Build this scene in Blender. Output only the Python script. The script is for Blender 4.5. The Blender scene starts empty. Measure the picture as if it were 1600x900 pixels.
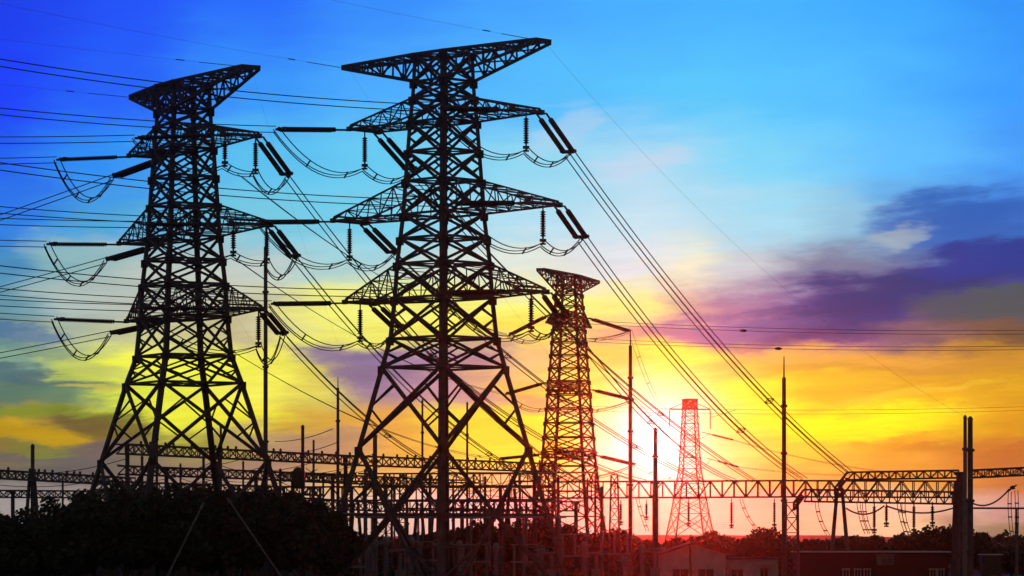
import bpy, math, random
from mathutils import Vector, Matrix, noise as mnoise

rnd = random.Random(7)
sc = bpy.context.scene
col = sc.collection
V = Vector

# ------------------------------------------------------------------ camera
F = 5400.0            # focal length in photo pixels (1600 wide): a long lens
HZ = 835.0            # photo row of the horizon
ZC = 6.5              # camera height above the substation ground
cam = bpy.data.cameras.new('camera')
cam.sensor_width = 36.0
cam.lens = 36.0 * F / 1600.0
cam.shift_y = (HZ - 450.0) / 1600.0
cam.clip_start = 0.5
cam.clip_end = 20000
camo = bpy.data.objects.new('camera', cam)
camo.location = (0, 0, ZC)
camo.rotation_euler = (math.radians(90), 0, 0)
col.objects.link(camo)
sc.camera = camo

# ------------------------------------------------------------------ exposure
sc.view_settings.view_transform = 'Standard'
sc.view_settings.look = 'None'
sc.view_settings.exposure = 0
sc.view_settings.gamma = 1
sc.view_settings.use_curve_mapping = False
sc.cycles.use_denoising = True
sc.cycles.max_bounces = 4
sc.cycles.volume_bounces = 0
sc.cycles.caustics_reflective = False
sc.cycles.caustics_refractive = False

# ------------------------------------------------------------------ sun
SUN_AZ = math.atan((1032 - 800) / F)
SUN_EL = math.atan((HZ - 692) / F)
sun = bpy.data.lights.new('sun', 'SUN')
sun.energy = 0.27
sun.angle = math.radians(0.5)
sun.color = (1.0, 0.025, 0.01)
suno = bpy.data.objects.new('sun', sun)
sd = V((math.sin(SUN_AZ) * math.cos(SUN_EL), math.cos(SUN_AZ) * math.cos(SUN_EL), math.sin(SUN_EL)))
suno.rotation_euler = sd.to_track_quat('Z', 'Y').to_euler()
suno.location = (0, 0, 80)
col.objects.link(suno)

# ------------------------------------------------------------------ sky
world = bpy.data.worlds.new('World')
sc.world = world
world.use_nodes = True
nt = world.node_tree
for n in list(nt.nodes):
    nt.nodes.remove(n)
L = nt.links


def lin(c):
    return tuple((x / 255 / 12.92) if x / 255 <= 0.04045 else ((x / 255 + 0.055) / 1.055) ** 2.4 for x in c)


def wn(t, **kw):
    n = nt.nodes.new(t)
    for k, v in kw.items():
        setattr(n, k, v)
    return n


def sock(i, v):
    if isinstance(v, bpy.types.NodeSocket):
        L.new(v, i)
    else:
        i.default_value = v


def wm(op, a, b=0.0, clamp=False, c=None):
    n = wn('ShaderNodeMath', operation=op, use_clamp=clamp)
    sock(n.inputs[0], a)
    sock(n.inputs[1], b)
    if c is not None:
        sock(n.inputs[2], c)
    return n.outputs[0]


def wmix(f, a, b, blend='MIX'):
    n = wn('ShaderNodeMix', data_type='RGBA', blend_type=blend)
    sock(n.inputs[0], f)
    sock(n.inputs[6], a)
    sock(n.inputs[7], b)
    return n.outputs[2]


def az_of(px):
    return math.degrees(math.atan((px - 800) / F))


def el_of(py):
    return math.degrees(math.atan((HZ - py) / F))


tc = wn('ShaderNodeTexCoord')
sep = wn('ShaderNodeSeparateXYZ')
L.new(tc.outputs['Generated'], sep.inputs[0])
AZ = wm('MULTIPLY', wm('ARCTAN2', sep.outputs[0], sep.outputs[1]), 180 / math.pi)   # azimuth in degrees from north
EL = wm('MULTIPLY', wm('ARCSINE', sep.outputs[2]), 180 / math.pi)                    # elevation in degrees


def streak_noise(sx, sy, scale, detail, seed, rough=0.55, shear=0.0):
    c = wn('ShaderNodeCombineXYZ')
    sock(c.inputs[0], wm('MULTIPLY', AZ, sx))
    e = EL if not shear else wm('ADD', EL, wm('MULTIPLY', AZ, shear))
    sock(c.inputs[1], wm('MULTIPLY', e, sy))
    c.inputs[2].default_value = seed
    n = wn('ShaderNodeTexNoise')
    n.inputs['Scale'].default_value = scale
    n.inputs['Detail'].default_value = detail
    n.inputs['Roughness'].default_value = rough
    L.new(c.outputs[0], n.inputs['Vector'])
    return n.outputs['Fac']


# wind-drawn wobble of every cloud edge
nA = streak_noise(0.45, 1.7, 1.0, 5, 3.1, 0.6)
nB = streak_noise(0.5, 1.4, 1.0, 5, 9.7, 0.6)
nC = streak_noise(0.55, 3.6, 1.0, 6, 17.3, 0.62, -0.10)
AZw = wm('ADD', AZ, wm('MULTIPLY', wm('SUBTRACT', nA, 0.5), 2.2))
ELw = wm('ADD', EL, wm('ADD', wm('MULTIPLY', wm('SUBTRACT', nB, 0.5), 0.9), wm('MULTIPLY', wm('SUBTRACT', nC, 0.5), 0.55)))

A0, A1 = az_of(-60), az_of(1660)
FAC = wm('DIVIDE', wm('SUBTRACT', AZw, A0), A1 - A0, clamp=True)

# bands of the evening sky: elevation row -> colours round the western horizon
BANDS = [
    (0,   [(0, (8, 58, 232)), (200, (16, 80, 248)), (400, (24, 108, 252)), (600, (44, 140, 252)), (800, (58, 162, 254)), (1000, (62, 174, 255)), (1200, (62, 178, 255)), (1400, (52, 168, 255)), (1600, (40, 148, 250))]),
    (150, [(0, (2, 62, 250)), (200, (18, 96, 250)), (400, (46, 152, 250)), (600, (68, 172, 254)), (900, (76, 190, 252)), (1100, (80, 198, 252)), (1300, (78, 192, 255)), (1600, (48, 156, 255))]),
    (250, [(0, (8, 92, 240)), (150, (30, 140, 245)), (400, (84, 192, 240)), (600, (96, 202, 242)), (850, (140, 216, 242)), (1000, (166, 218, 244)), (1200, (118, 214, 250)), (1400, (88, 190, 255)), (1600, (60, 156, 250))]),
    (350, [(0, (24, 122, 230)), (150, (64, 160, 220)), (400, (110, 200, 226)), (580, (112, 206, 236)), (820, (170, 222, 242)), (1000, (192, 228, 242)), (1200, (160, 220, 242)), (1320, (140, 196, 226)), (1420, (96, 150, 206)), (1500, (64, 122, 206)), (1600, (52, 112, 200))]),
    (420, [(0, (60, 140, 192)), (100, (128, 180, 188)), (250, (180, 196, 190)), (400, (190, 202, 196)), (560, (172, 212, 210)), (820, (222, 232, 220)), (1000, (222, 230, 236)), (1080, (236, 236, 205)), (1180, (196, 204, 212)), (1290, (116, 124, 158)), (1440, (64, 72, 140)), (1600, (36, 62, 152))]),
    (480, [(0, (92, 150, 170)), (100, (172, 190, 186)), (250, (186, 192, 180)), (400, (204, 204, 160)), (500, (240, 240, 130)), (830, (246, 246, 118)), (1000, (240, 238, 140)), (1080, (200, 166, 160)), (1150, (160, 124, 162)), (1280, (92, 80, 152)), (1400, (52, 54, 134)), (1500, (62, 64, 120)), (1600, (74, 78, 104))]),
    (520, [(0, (92, 134, 142)), (80, (160, 176, 156)), (250, (200, 200, 140)), (400, (192, 182, 140)), (520, (240, 240, 112)), (820, (246, 234, 88)), (980, (226, 172, 138)), (1120, (164, 122, 156)), (1280, (150, 92, 140)), (1400, (126, 92, 112)), (1600, (108, 80, 62))]),
    (560, [(0, (120, 160, 140)), (90, (190, 206, 96)), (200, (242, 246, 76)), (330, (246, 250, 78)), (450, (236, 232, 90)), (540, (130, 112, 150)), (640, (146, 122, 160)), (760, (170, 130, 150)), (830, (232, 196, 130)), (960, (246, 208, 82)), (1050, (255, 255, 56)), (1180, (244, 184, 90)), (1400, (230, 162, 62)), (1600, (200, 140, 42))]),
    (610, [(0, (66, 106, 100)), (110, (112, 142, 90)), (200, (222, 236, 70)), (400, (246, 242, 90)), (480, (220, 206, 90)), (590, (148, 124, 150)), (700, (180, 140, 150)), (800, (240, 192, 90)), (920, (255, 250, 76)), (1000, (255, 255, 170)), (1060, (255, 255, 150)), (1150, (255, 252, 46)), (1300, (242, 192, 46)), (1450, (236, 172, 38)), (1600, (220, 160, 30))]),
    (660, [(0, (150, 132, 32)), (60, (190, 152, 20)), (130, (112, 98, 58)), (190, (180, 180, 60)), (260, (234, 238, 60)), (400, (236, 230, 60)), (480, (204, 162, 62)), (600, (222, 162, 70)), (750, (250, 226, 60)), (860, (255, 242, 52)), (930, (255, 255, 170)), (1000, (255, 255, 252)), (1050, (255, 255, 250)), (1110, (255, 252, 80)), (1200, (255, 246, 28)), (1350, (255, 250, 32)), (1450, (250, 204, 32)), (1600, (222, 152, 30))]),
    (700, [(0, (128, 112, 50)), (60, (108, 118, 60)), (130, (90, 90, 86)), (230, (120, 118, 70)), (320, (150, 148, 62)), (450, (180, 140, 90)), (600, (232, 172, 70)), (780, (255, 236, 60)), (880, (255, 234, 70)), (950, (255, 252, 200)), (1010, (255, 255, 255)), (1050, (255, 255, 252)), (1120, (255, 242, 120)), (1250, (255, 216, 60)), (1400, (236, 162, 42)), (1600, (190, 106, 42))]),
    (746, [(0, (92, 96, 92)), (130, (84, 90, 96)), (400, (150, 124, 110)), (600, (222, 172, 92)), (780, (242, 192, 112)), (930, (255, 236, 150)), (1030, (255, 250, 235)), (1090, (255, 226, 160)), (1200, (246, 180, 78)), (1400, (230, 160, 62)), (1600, (196, 114, 54))]),
    (790, [(0, (150, 150, 152)), (300, (164, 156, 142)), (450, (192, 176, 142)), (600, (214, 198, 172)), (750, (244, 200, 196)), (900, (250, 192, 172)), (1000, (250, 200, 168)), (1100, (244, 190, 170)), (1200, (236, 178, 150)), (1400, (236, 202, 166)), (1500, (206, 184, 160)), (1600, (196, 156, 150))]),
    (828, [(0, (150, 150, 150)), (300, (164, 156, 142)), (450, (196, 184, 150)), (600, (200, 186, 170)), (750, (244, 200, 196)), (900, (250, 192, 172)), (1100, (244, 196, 172)), (1200, (236, 190, 150)), (1400, (236, 206, 160)), (1500, (150, 140, 118)), (1600, (116, 120, 92))]),
]


def band(stops):
    r = wn('ShaderNodeValToRGB')
    r.color_ramp.interpolation = 'EASE'
    els = r.color_ramp.elements
    for i, (px, c) in enumerate(stops):
        pos = (az_of(px) - A0) / (A1 - A0)
        if i == 0:
            e = els[0]
            e.position = pos
        elif i == 1:
            e = els[1]
            e.position = pos
        else:
            e = els.new(pos)
        e.color = (*lin(c), 1)
    L.new(FAC, r.inputs[0])
    return r.outputs[0]


cur = band(BANDS[-1][1])
for i in range(len(BANDS) - 2, -1, -1):
    lo, hi = el_of(BANDS[i + 1][0]), el_of(BANDS[i][0])
    m = wn('ShaderNodeMapRange', interpolation_type='SMOOTHSTEP')
    sock(m.inputs[0], ELw)
    m.inputs[1].default_value = lo
    m.inputs[2].default_value = hi
    cur = wmix(m.outputs[0], cur, band(BANDS[i][1]))


def blob(cx, cy, rx, ry, tilt=0.0, soft=1.0, warp=1.0):
    """an uneven cloud patch round a compass direction: 0..1"""
    dx = wm('SUBTRACT', AZw, az_of(cx))
    dy = wm('SUBTRACT', ELw, el_of(cy))
    t = math.radians(tilt)
    a = wm('ADD', wm('MULTIPLY', dx, math.cos(t)), wm('MULTIPLY', dy, math.sin(t)))
    b = wm('ADD', wm('MULTIPLY', dx, -math.sin(t)), wm('MULTIPLY', dy, math.cos(t)))
    kx, ky = rx / F * 180 / math.pi, ry / F * 180 / math.pi
    d = wm('ADD', wm('POWER', wm('ABSOLUTE', wm('DIVIDE', a, kx)), 2.0), wm('POWER', wm('ABSOLUTE', wm('DIVIDE', b, ky)), 2.0))
    d = wm('ADD', d, wm('MULTIPLY', wm('SUBTRACT', nC, 0.5), 1.6))
    m = wn('ShaderNodeMapRange', interpolation_type='SMOOTHSTEP')
    sock(m.inputs[0], d)
    m.inputs[1].default_value = 1.0 + 0.5 * soft
    m.inputs[2].default_value = 1.0 - 0.9 * soft
    return m.outputs[0]


def cloud(cx, cy, rx, ry, c, amt=1.0, tilt=0.0, soft=1.0):
    global cur
    cur = wmix(wm('MULTIPLY', blob(cx, cy, rx, ry, tilt, soft), amt), cur, (*lin(c), 1))


#CLOUDS
cloud(1500, 340, 150, 42, (8, 92, 182), 0.9, 4)
cloud(1405, 365, 50, 16, (196, 204, 184), 0.45, 14)
cloud(1380, 465, 240, 44, (0, 48, 118), 0.94, 15)
cloud(1530, 405, 130, 30, (0, 52, 146), 0.92, 8)
cloud(1130, 512, 160, 20, (112, 98, 156), 0.65, 4)
cloud(1560, 480, 150, 28, (66, 84, 84), 0.7, 6)
cloud(1480, 575, 260, 12, (206, 140, 52), 0.5, 3)
cloud(1420, 615, 190, 9, (250, 206, 60), 0.5, 4)
cloud(1560, 690, 170, 14, (204, 128, 44), 0.7, 7)
cloud(1330, 660, 170, 26, (255, 252, 30), 0.7, 3)
cloud(110, 398, 110, 20, (150, 186, 186), 0.45, -5)
cloud(330, 470, 120, 14, (170, 176, 168), 0.4, -4)
cloud(60, 590, 130, 16, (52, 96, 112), 0.8, -8)
cloud(40, 545, 90, 12, (84, 128, 140), 0.6, -6)
cloud(150, 570, 70, 9, (186, 196, 110), 0.6, -10)
cloud(70, 612, 130, 15, (80, 122, 104), 0.75, -6)
cloud(20, 524, 70, 14, (58, 108, 160), 0.7, -4)
cloud(150, 606, 60, 7, (206, 192, 72), 0.6, -4)
cloud(90, 640, 120, 9, (118, 140, 36), 0.8, -3)
cloud(55, 678, 110, 18, (184, 146, 8), 0.9, -2)
cloud(170, 668, 62, 26, (90, 82, 40), 0.85, -4)
cloud(170, 700, 70, 12, (94, 86, 90), 0.8, -2)
cloud(60, 716, 150, 9, (86, 90, 96), 0.8, -1)
cloud(70, 706, 60, 5, (108, 120, 50), 0.8, -1)
cloud(560, 575, 90, 30, (118, 104, 150), 0.7, -14)
cloud(690, 615, 90, 18, (186, 140, 156), 0.6, -8)
cloud(830, 630, 60, 18, (212, 150, 120), 0.6, -6)
cloud(870, 205, 60, 40, (196, 210, 236), 0.35, 30)
cloud(990, 262, 90, 26, (206, 214, 236), 0.45, 12)
cloud(450, 695, 130, 26, (150, 124, 120), 0.55, -6)

# fine streaks and the thin veil in front of the sun
nD = streak_noise(0.5, 4.2, 1.0, 7, 40.2, 0.65, -0.06)
low = wm('SUBTRACT', 1.0, wm('DIVIDE', wm('SUBTRACT', EL, el_of(520)), el_of(300) - el_of(520), clamp=True))
amp = wm('ADD', wm('MULTIPLY', low, 0.55), 0.10)
gain = wm('ADD', 1.0, wm('MULTIPLY', wm('SUBTRACT', nD, 0.5), amp))
cur = wmix(1.0, cur, gain, 'MULTIPLY')
nv = wn('ShaderNodeVectorMath', operation='DOT_PRODUCT')
L.new(tc.outputs['Generated'], nv.inputs[0])
nv.inputs[1].default_value = sd
ang = wm('MULTIPLY', wm('ARCCOSINE', wm('MINIMUM', nv.outputs['Value'], 1.0)), 180 / math.pi)
core = wm('EXPONENT', wm('MULTIPLY', wm('POWER', wm('DIVIDE', ang, 0.62), 2.0), -1.0))
halo = wm('EXPONENT', wm('MULTIPLY', wm('POWER', wm('DIVIDE', ang, 1.15), 2.0), -1.0))
cur = wmix(wm('MULTIPLY', halo, 0.45), cur, (1.0, 1.0, 0.72, 1))
cur = wmix(core, cur, (1.5, 1.5, 1.45, 1))
disc = wn('ShaderNodeMapRange', interpolation_type='SMOOTHSTEP')
sock(disc.inputs[0], ang)
disc.inputs[1].default_value = 0.34
disc.inputs[2].default_value = 0.24
cur = wmix(disc.outputs[0], cur, (3.0, 3.0, 2.9, 1))

# above and behind: the dome falls off to the dark blue of the eastern evening sky
up = wn('ShaderNodeMapRange', interpolation_type='SMOOTHSTEP')
sock(up.inputs[0], EL)
up.inputs[1].default_value = 8.5
up.inputs[2].default_value = 30
cur = wmix(up.outputs[0], cur, (0.006, 0.022, 0.085, 1))
side = wn('ShaderNodeMapRange', interpolation_type='SMOOTHSTEP')
sock(side.inputs[0], wm('ABSOLUTE', AZ))
side.inputs[1].default_value = 9.5
side.inputs[2].default_value = 60
cur = wmix(side.outputs[0], cur, (0.060, 0.055, 0.058, 1))

sky = wn('ShaderNodeTexSky', sky_type='NISHITA', sun_disc=False)
sky.sun_elevation = SUN_EL
sky.sun_rotation = SUN_AZ
sky.air_density = 1.0
sky.dust_density = 0.5
b1 = wn('ShaderNodeBackground')
L.new(sky.outputs[0], b1.inputs[0])
b1.inputs[1].default_value = 0.002
b2 = wn('ShaderNodeBackground')
L.new(cur, b2.inputs[0])
b2.inputs[1].default_value = 1.0
add = wn('ShaderNodeAddShader')
L.new(b1.outputs[0], add.inputs[0])
L.new(b2.outputs[0], add.inputs[1])
out = wn('ShaderNodeOutputWorld')
L.new(add.outputs[0], out.inputs[0])

# ------------------------------------------------------------------ materials
def material(name, color, rough=0.7, metal=0.0, vary=0.25, scale=3.0, bump=0.0):
    m = bpy.data.materials.new(name)
    m.use_nodes = True
    t = m.node_tree
    p = t.nodes['Principled BSDF']
    p.inputs['Roughness'].default_value = rough
    p.inputs['Metallic'].default_value = metal
    c = t.nodes.new('ShaderNodeTexCoord')
    n = t.nodes.new('ShaderNodeTexNoise')
    n.inputs['Scale'].default_value = scale
    n.inputs['Detail'].default_value = 6
    t.links.new(c.outputs['Object'], n.inputs['Vector'])
    r = t.nodes.new('ShaderNodeValToRGB')
    r.color_ramp.elements[0].position = 0.3
    r.color_ramp.elements[1].position = 0.7
    r.color_ramp.elements[0].color = (*[x * (1 - vary) for x in color], 1)
    r.color_ramp.elements[1].color = (*[min(1, x * (1 + vary)) for x in color], 1)
    t.links.new(n.outputs['Fac'], r.inputs[0])
    t.links.new(r.outputs[0], p.inputs['Base Color'])
    if bump:
        b = t.nodes.new('ShaderNodeBump')
        b.inputs['Strength'].default_value = bump
        t.links.new(n.outputs['Fac'], b.inputs['Height'])
        t.links.new(b.outputs[0], p.inputs['Normal'])
    return m


M = dict(
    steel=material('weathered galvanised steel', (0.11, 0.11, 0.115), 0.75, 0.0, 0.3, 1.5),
    glow_steel=material('steel tinted with red sun glow', (0.16, 0.06, 0.04), 0.75, 0.0, 0.3, 1.5),  # red sun glow put into the base colour of the two farther pylons
    glassins=material('brown glazed porcelain', (0.06, 0.035, 0.03), 0.5, 0, 0.2, 2),
    greyins=material('grey glazed porcelain', (0.26, 0.25, 0.25), 0.5, 0, 0.15, 2),
    wire=material('aged aluminium strand', (0.10, 0.10, 0.10), 0.7, 0, 0.15, 4),
    paint=material('light grey equipment paint', (0.30, 0.30, 0.30), 0.6, 0, 0.2, 2),
    leaf=material('dark foliage', (0.045, 0.065, 0.03), 0.8, 0, 0.4, 0.6),
    bark=material('bark', (0.09, 0.065, 0.045), 0.9, 0, 0.3, 3, 0.4),
    ground=material('gravel and grass ground', (0.035, 0.034, 0.022), 0.95, 0, 0.4, 0.2, 0.3),
    hill=material('scrub covered hillside', (0.05, 0.06, 0.03), 0.95, 0, 0.4, 0.02, 0.3),
    wall=material('rendered house wall', (0.85, 0.82, 0.80), 0.85, 0, 0.12, 0.8),
    roof=material('weathered roof sheet', (0.10, 0.075, 0.07), 0.8, 0, 0.3, 1.2),
    pane=material('dark window glass', (0.03, 0.03, 0.035), 0.15, 0, 0.1, 1),
    frame=material('white window frame', (0.75, 0.74, 0.72), 0.6, 0, 0.1, 2),
    concrete=material('concrete', (0.22, 0.21, 0.20), 0.85, 0, 0.2, 1.5),
    green=material('dark green machine paint', (0.035, 0.06, 0.045), 0.55, 0, 0.3, 1.5),
    block=material('pale tower block', (0.45, 0.42, 0.40), 0.85, 0, 0.1, 0.3),
)


# ------------------------------------------------------------------ mesh helpers
class MB:
    """collects bars, tubes, boxes and turned shapes; build() links them as one mesh object"""

    def __init__(self):
        self.v, self.f = [], []

    def add(self, vs, fs):
        o = len(self.v)
        self.v.extend(vs)
        self.f.extend([tuple(i + o for i in f) for f in fs])

    def bar(self, p, q, w, d=None):
        p, q = V(p), V(q)
        d = d or w
        ax = q - p
        if ax.length < 1e-6:
            return
        ax.normalize()
        ref = V((0, 0, 1)) if abs(ax.z) < 0.95 else V((1, 0, 0))
        s = ax.cross(ref).normalized()
        u = s.cross(ax)
        vs = []
        for c in (p, q):
            for a, b in ((-1, -1), (1, -1), (1, 1), (-1, 1)):
                vs.append(c + s * (a * w / 2) + u * (b * d / 2))
        self.add(vs, [(3, 2, 1, 0), (4, 5, 6, 7), (0, 1, 5, 4), (1, 2, 6, 5), (2, 3, 7, 6), (3, 0, 4, 7)])

    def angle(self, p, q, w, t=None, inward=None):
        """an L-section steel angle from p to q whose corner looks away from 'inward'"""
        p, q = V(p), V(q)
        t = t or w * 0.22
        ax = (q - p).normalized()
        i = V(inward) - (p + q) / 2 if inward is not None else V((0, 0, 1))
        i = i - ax * i.dot(ax)
        if i.length < 1e-6:
            i = ax.orthogonal()
        i.normalize()
        s = ax.cross(i)
        e1, e2 = (i + s).normalized(), (i - s).normalized()
        prof = [(0, 0), (w, 0), (w, t), (t, t), (t, w), (0, w)]
        vs = []
        off = i * (-w * 0.35)
        for c in (p, q):
            for a, b in prof:
                vs.append(c + off + e1 * a + e2 * b)
        fs = [tuple(range(5, -1, -1)), tuple(range(6, 12))]
        fs += [(k, (k + 1) % 6, 6 + (k + 1) % 6, 6 + k) for k in range(6)]
        self.add(vs, fs)

    def tube(self, pts, r, n=4):
        pts = [V(p) for p in pts]
        vs, fs = [], []
        for k, p in enumerate(pts):
            a = pts[max(0, k - 1)]
            b = pts[min(len(pts) - 1, k + 1)]
            ax = (b - a).normalized()
            ref = V((0, 0, 1)) if abs(ax.z) < 0.95 else V((1, 0, 0))
            s = ax.cross(ref).normalized()
            u = s.cross(ax)
            for j in range(n):
                t = 2 * math.pi * (j + 0.5) / n
                vs.append(p + s * (math.cos(t) * r) + u * (math.sin(t) * r))
        m = len(pts)
        for k in range(m - 1):
            for j in range(n):
                fs.append((k * n + j, k * n + (j + 1) % n, (k + 1) * n + (j + 1) % n, (k + 1) * n + j))
        fs.append(tuple(range(n - 1, -1, -1)))
        fs.append(tuple(range((m - 1) * n, m * n)))
        self.add(vs, fs)

    def turned(self, p, q, prof, n=8):
        """prof: list of (distance along, radius)"""
        p, q = V(p), V(q)
        ax = (q - p).normalized()
        ref = V((0, 0, 1)) if abs(ax.z) < 0.95 else V((1, 0, 0))
        s = ax.cross(ref).normalized()
        u = s.cross(ax)
        vs, fs = [], []
        for d, r in prof:
            for j in range(n):
                t = 2 * math.pi * j / n
                vs.append(p + ax * d + s * (math.cos(t) * r) + u * (math.sin(t) * r))
        m = len(prof)
        for k in range(m - 1):
            for j in range(n):
                fs.append((k * n + j, k * n + (j + 1) % n, (k + 1) * n + (j + 1) % n, (k + 1) * n + j))
        fs.append(tuple(range(n - 1, -1, -1)))
        fs.append(tuple(range((m - 1) * n, m * n)))
        self.add(vs, fs)

    def discs(self, p, q, r, pitch=0.17):
        """a string of shed discs"""
        Ln = (V(q) - V(p)).length
        n = max(4, int(Ln / pitch))
        st = Ln / n
        prof = [(0, r * 0.4)]
        for k in range(n):
            b = k * st
            prof += [(b + st * 0.2, r * 0.5), (b + st * 0.5, r), (b + st * 0.72, r * 0.92), (b + st * 0.85, r * 0.5)]
        prof.append((Ln, r * 0.4))
        self.turned(p, q, prof, 8)

    def box(self, c, s, rz=0.0):
        c = V(c)
        R = Matrix.Rotation(rz, 3, 'Z')
        vs = [c + R @ V((x * s[0] / 2, y * s[1] / 2, z * s[2] / 2)) for z in (-1, 1) for x, y in ((-1, -1), (1, -1), (1, 1), (-1, 1))]
        self.add(vs, [(3, 2, 1, 0), (4, 5, 6, 7), (0, 1, 5, 4), (1, 2, 6, 5), (2, 3, 7, 6), (3, 0, 4, 7)])

    def build(self, name, mat, parent=None, smooth=False):
        me = bpy.data.meshes.new(name)
        me.from_pydata([tuple(v) for v in self.v], [], self.f)
        me.update()
        if smooth:
            me.polygons.foreach_set('use_smooth', [True] * len(me.polygons))
        me.materials.append(M[mat] if isinstance(mat, str) else mat)
        o = bpy.data.objects.new(name, me)
        col.objects.link(o)
        if parent is not None:
            o.parent = parent
        return o


def tag(o, label=None, cat=None, group=None, kind=None):
    if label:
        o['label'] = label
    if cat:
        o['category'] = cat
    if group:
        o['group'] = group
    if kind:
        o['kind'] = kind
    return o


def empty(name, loc, rz, label, cat, group=None):
    o = bpy.data.objects.new(name, None)
    o.empty_display_size = 0.5
    o.location = loc
    o.rotation_euler = (0, 0, rz)
    col.objects.link(o)
    return tag(o, label, cat, group)


def at(px, py, d):
    """ground truth of the survey: bearing and height angle measured from the camera, at distance d"""
    return V(((px - 800) / F * d, d, ZC + (HZ - py) / F * d))


def X(px, d):
    return (px - 800) / F * d


def lerp(a, b, t):
    return V(a) * (1 - t) + V(b) * t


# ------------------------------------------------------------------ ground and far land
g = MB()
N = 24
for j in range(N + 1):
    for i in range(N + 1):
        g.v.append(V((-1500 + 3000 * i / N, -300 + 4500 * j / N, 0)))
for j in range(N):
    for i in range(N):
        a = j * (N + 1) + i
        g.f.append((a, a + 1, a + N + 2, a + N + 1))
tag(g.build('ground', 'ground'), kind='structure')


def ridge(name, x0, x1, y, depth, hfun, mat):
    m = MB()
    nx, ny = 90, 8
    for j in range(ny + 1):
        for i in range(nx + 1):
            x = x0 + (x1 - x0) * i / nx
            e = math.sin(math.pi * j / ny) ** 0.8 if 0 < j < ny else 0
            n1 = mnoise.noise(V((x * 0.05, j * 0.7, y)))
            m.v.append(V((x, y + depth * (j / ny - 0.5), max(-0.4, e * hfun(x) * (1 + 0.12 * n1) - 0.4))))
    for j in range(ny):
        for i in range(nx):
            a = j * (nx + 1) + i
            m.f.append((a, a + 1, a + nx + 2, a + nx + 1))
    return tag(m.build(name, mat, smooth=True), kind='structure')


ridge('hills', -900, 900, 3300, 700, lambda x: 5 + 1.5 * math.sin(x * 0.006 + 1) + 1.5 * mnoise.noise(V((x * 0.012, 0, 3))), 'hill')
ridge('embankment', -75, -10, 345, 30, lambda x: 6.2 * max(0, min(1, (-13 - x) / 14)) * max(0, min(1, (x + 75) / 12)), 'ground')


# ------------------------------------------------------------------ lattice pylons
def lattice_face(m, a0, b0, a1, b1, w, style='X', sub=0.0):
    """bracing of one panel between leg a (a0 bottom, a1 top) and leg b"""
    if style == 'X':
        m.bar(a0, b1, w)
        m.bar(b0, a1, w)
        if sub:
            la, lb = (V(b0) - V(a0)).length, (V(b1) - V(a1)).length
            t = la / (la + lb)
            c = lerp(a0, b1, t)
            for p0, p1 in ((a0, a1), (b0, b1)):
                mid = lerp(p0, p1, 0.5)
                m.bar(mid, lerp(p0, c, 0.5), sub)
                m.bar(mid, lerp(p1, c, 0.5), sub)
    elif style == 'V':
        mid = lerp(a0, b0, 0.5)
        m.bar(a1, mid, w)
        m.bar(b1, mid, w)
        if sub:
            for p0, p1 in ((a0, a1), (b0, b1)):
                m.bar(lerp(p0, p1, 0.5), lerp(mid, p1, 0.5), sub)
                m.bar(p0, lerp(mid, p1, 0.5), sub)
    elif style == 'A':
        mid = lerp(a1, b1, 0.5)
        m.bar(a0, mid, w)
        m.bar(b0, mid, w)
        if sub:
            for p0, p1 in ((a0, a1), (b0, b1)):
                for t in (0.33, 0.66):
                    m.bar(lerp(p0, p1, t), lerp(p0, mid, t), sub)
                m.bar(lerp(p0, p1, 0.33), lerp(p0, mid, 0.66), sub)


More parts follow.
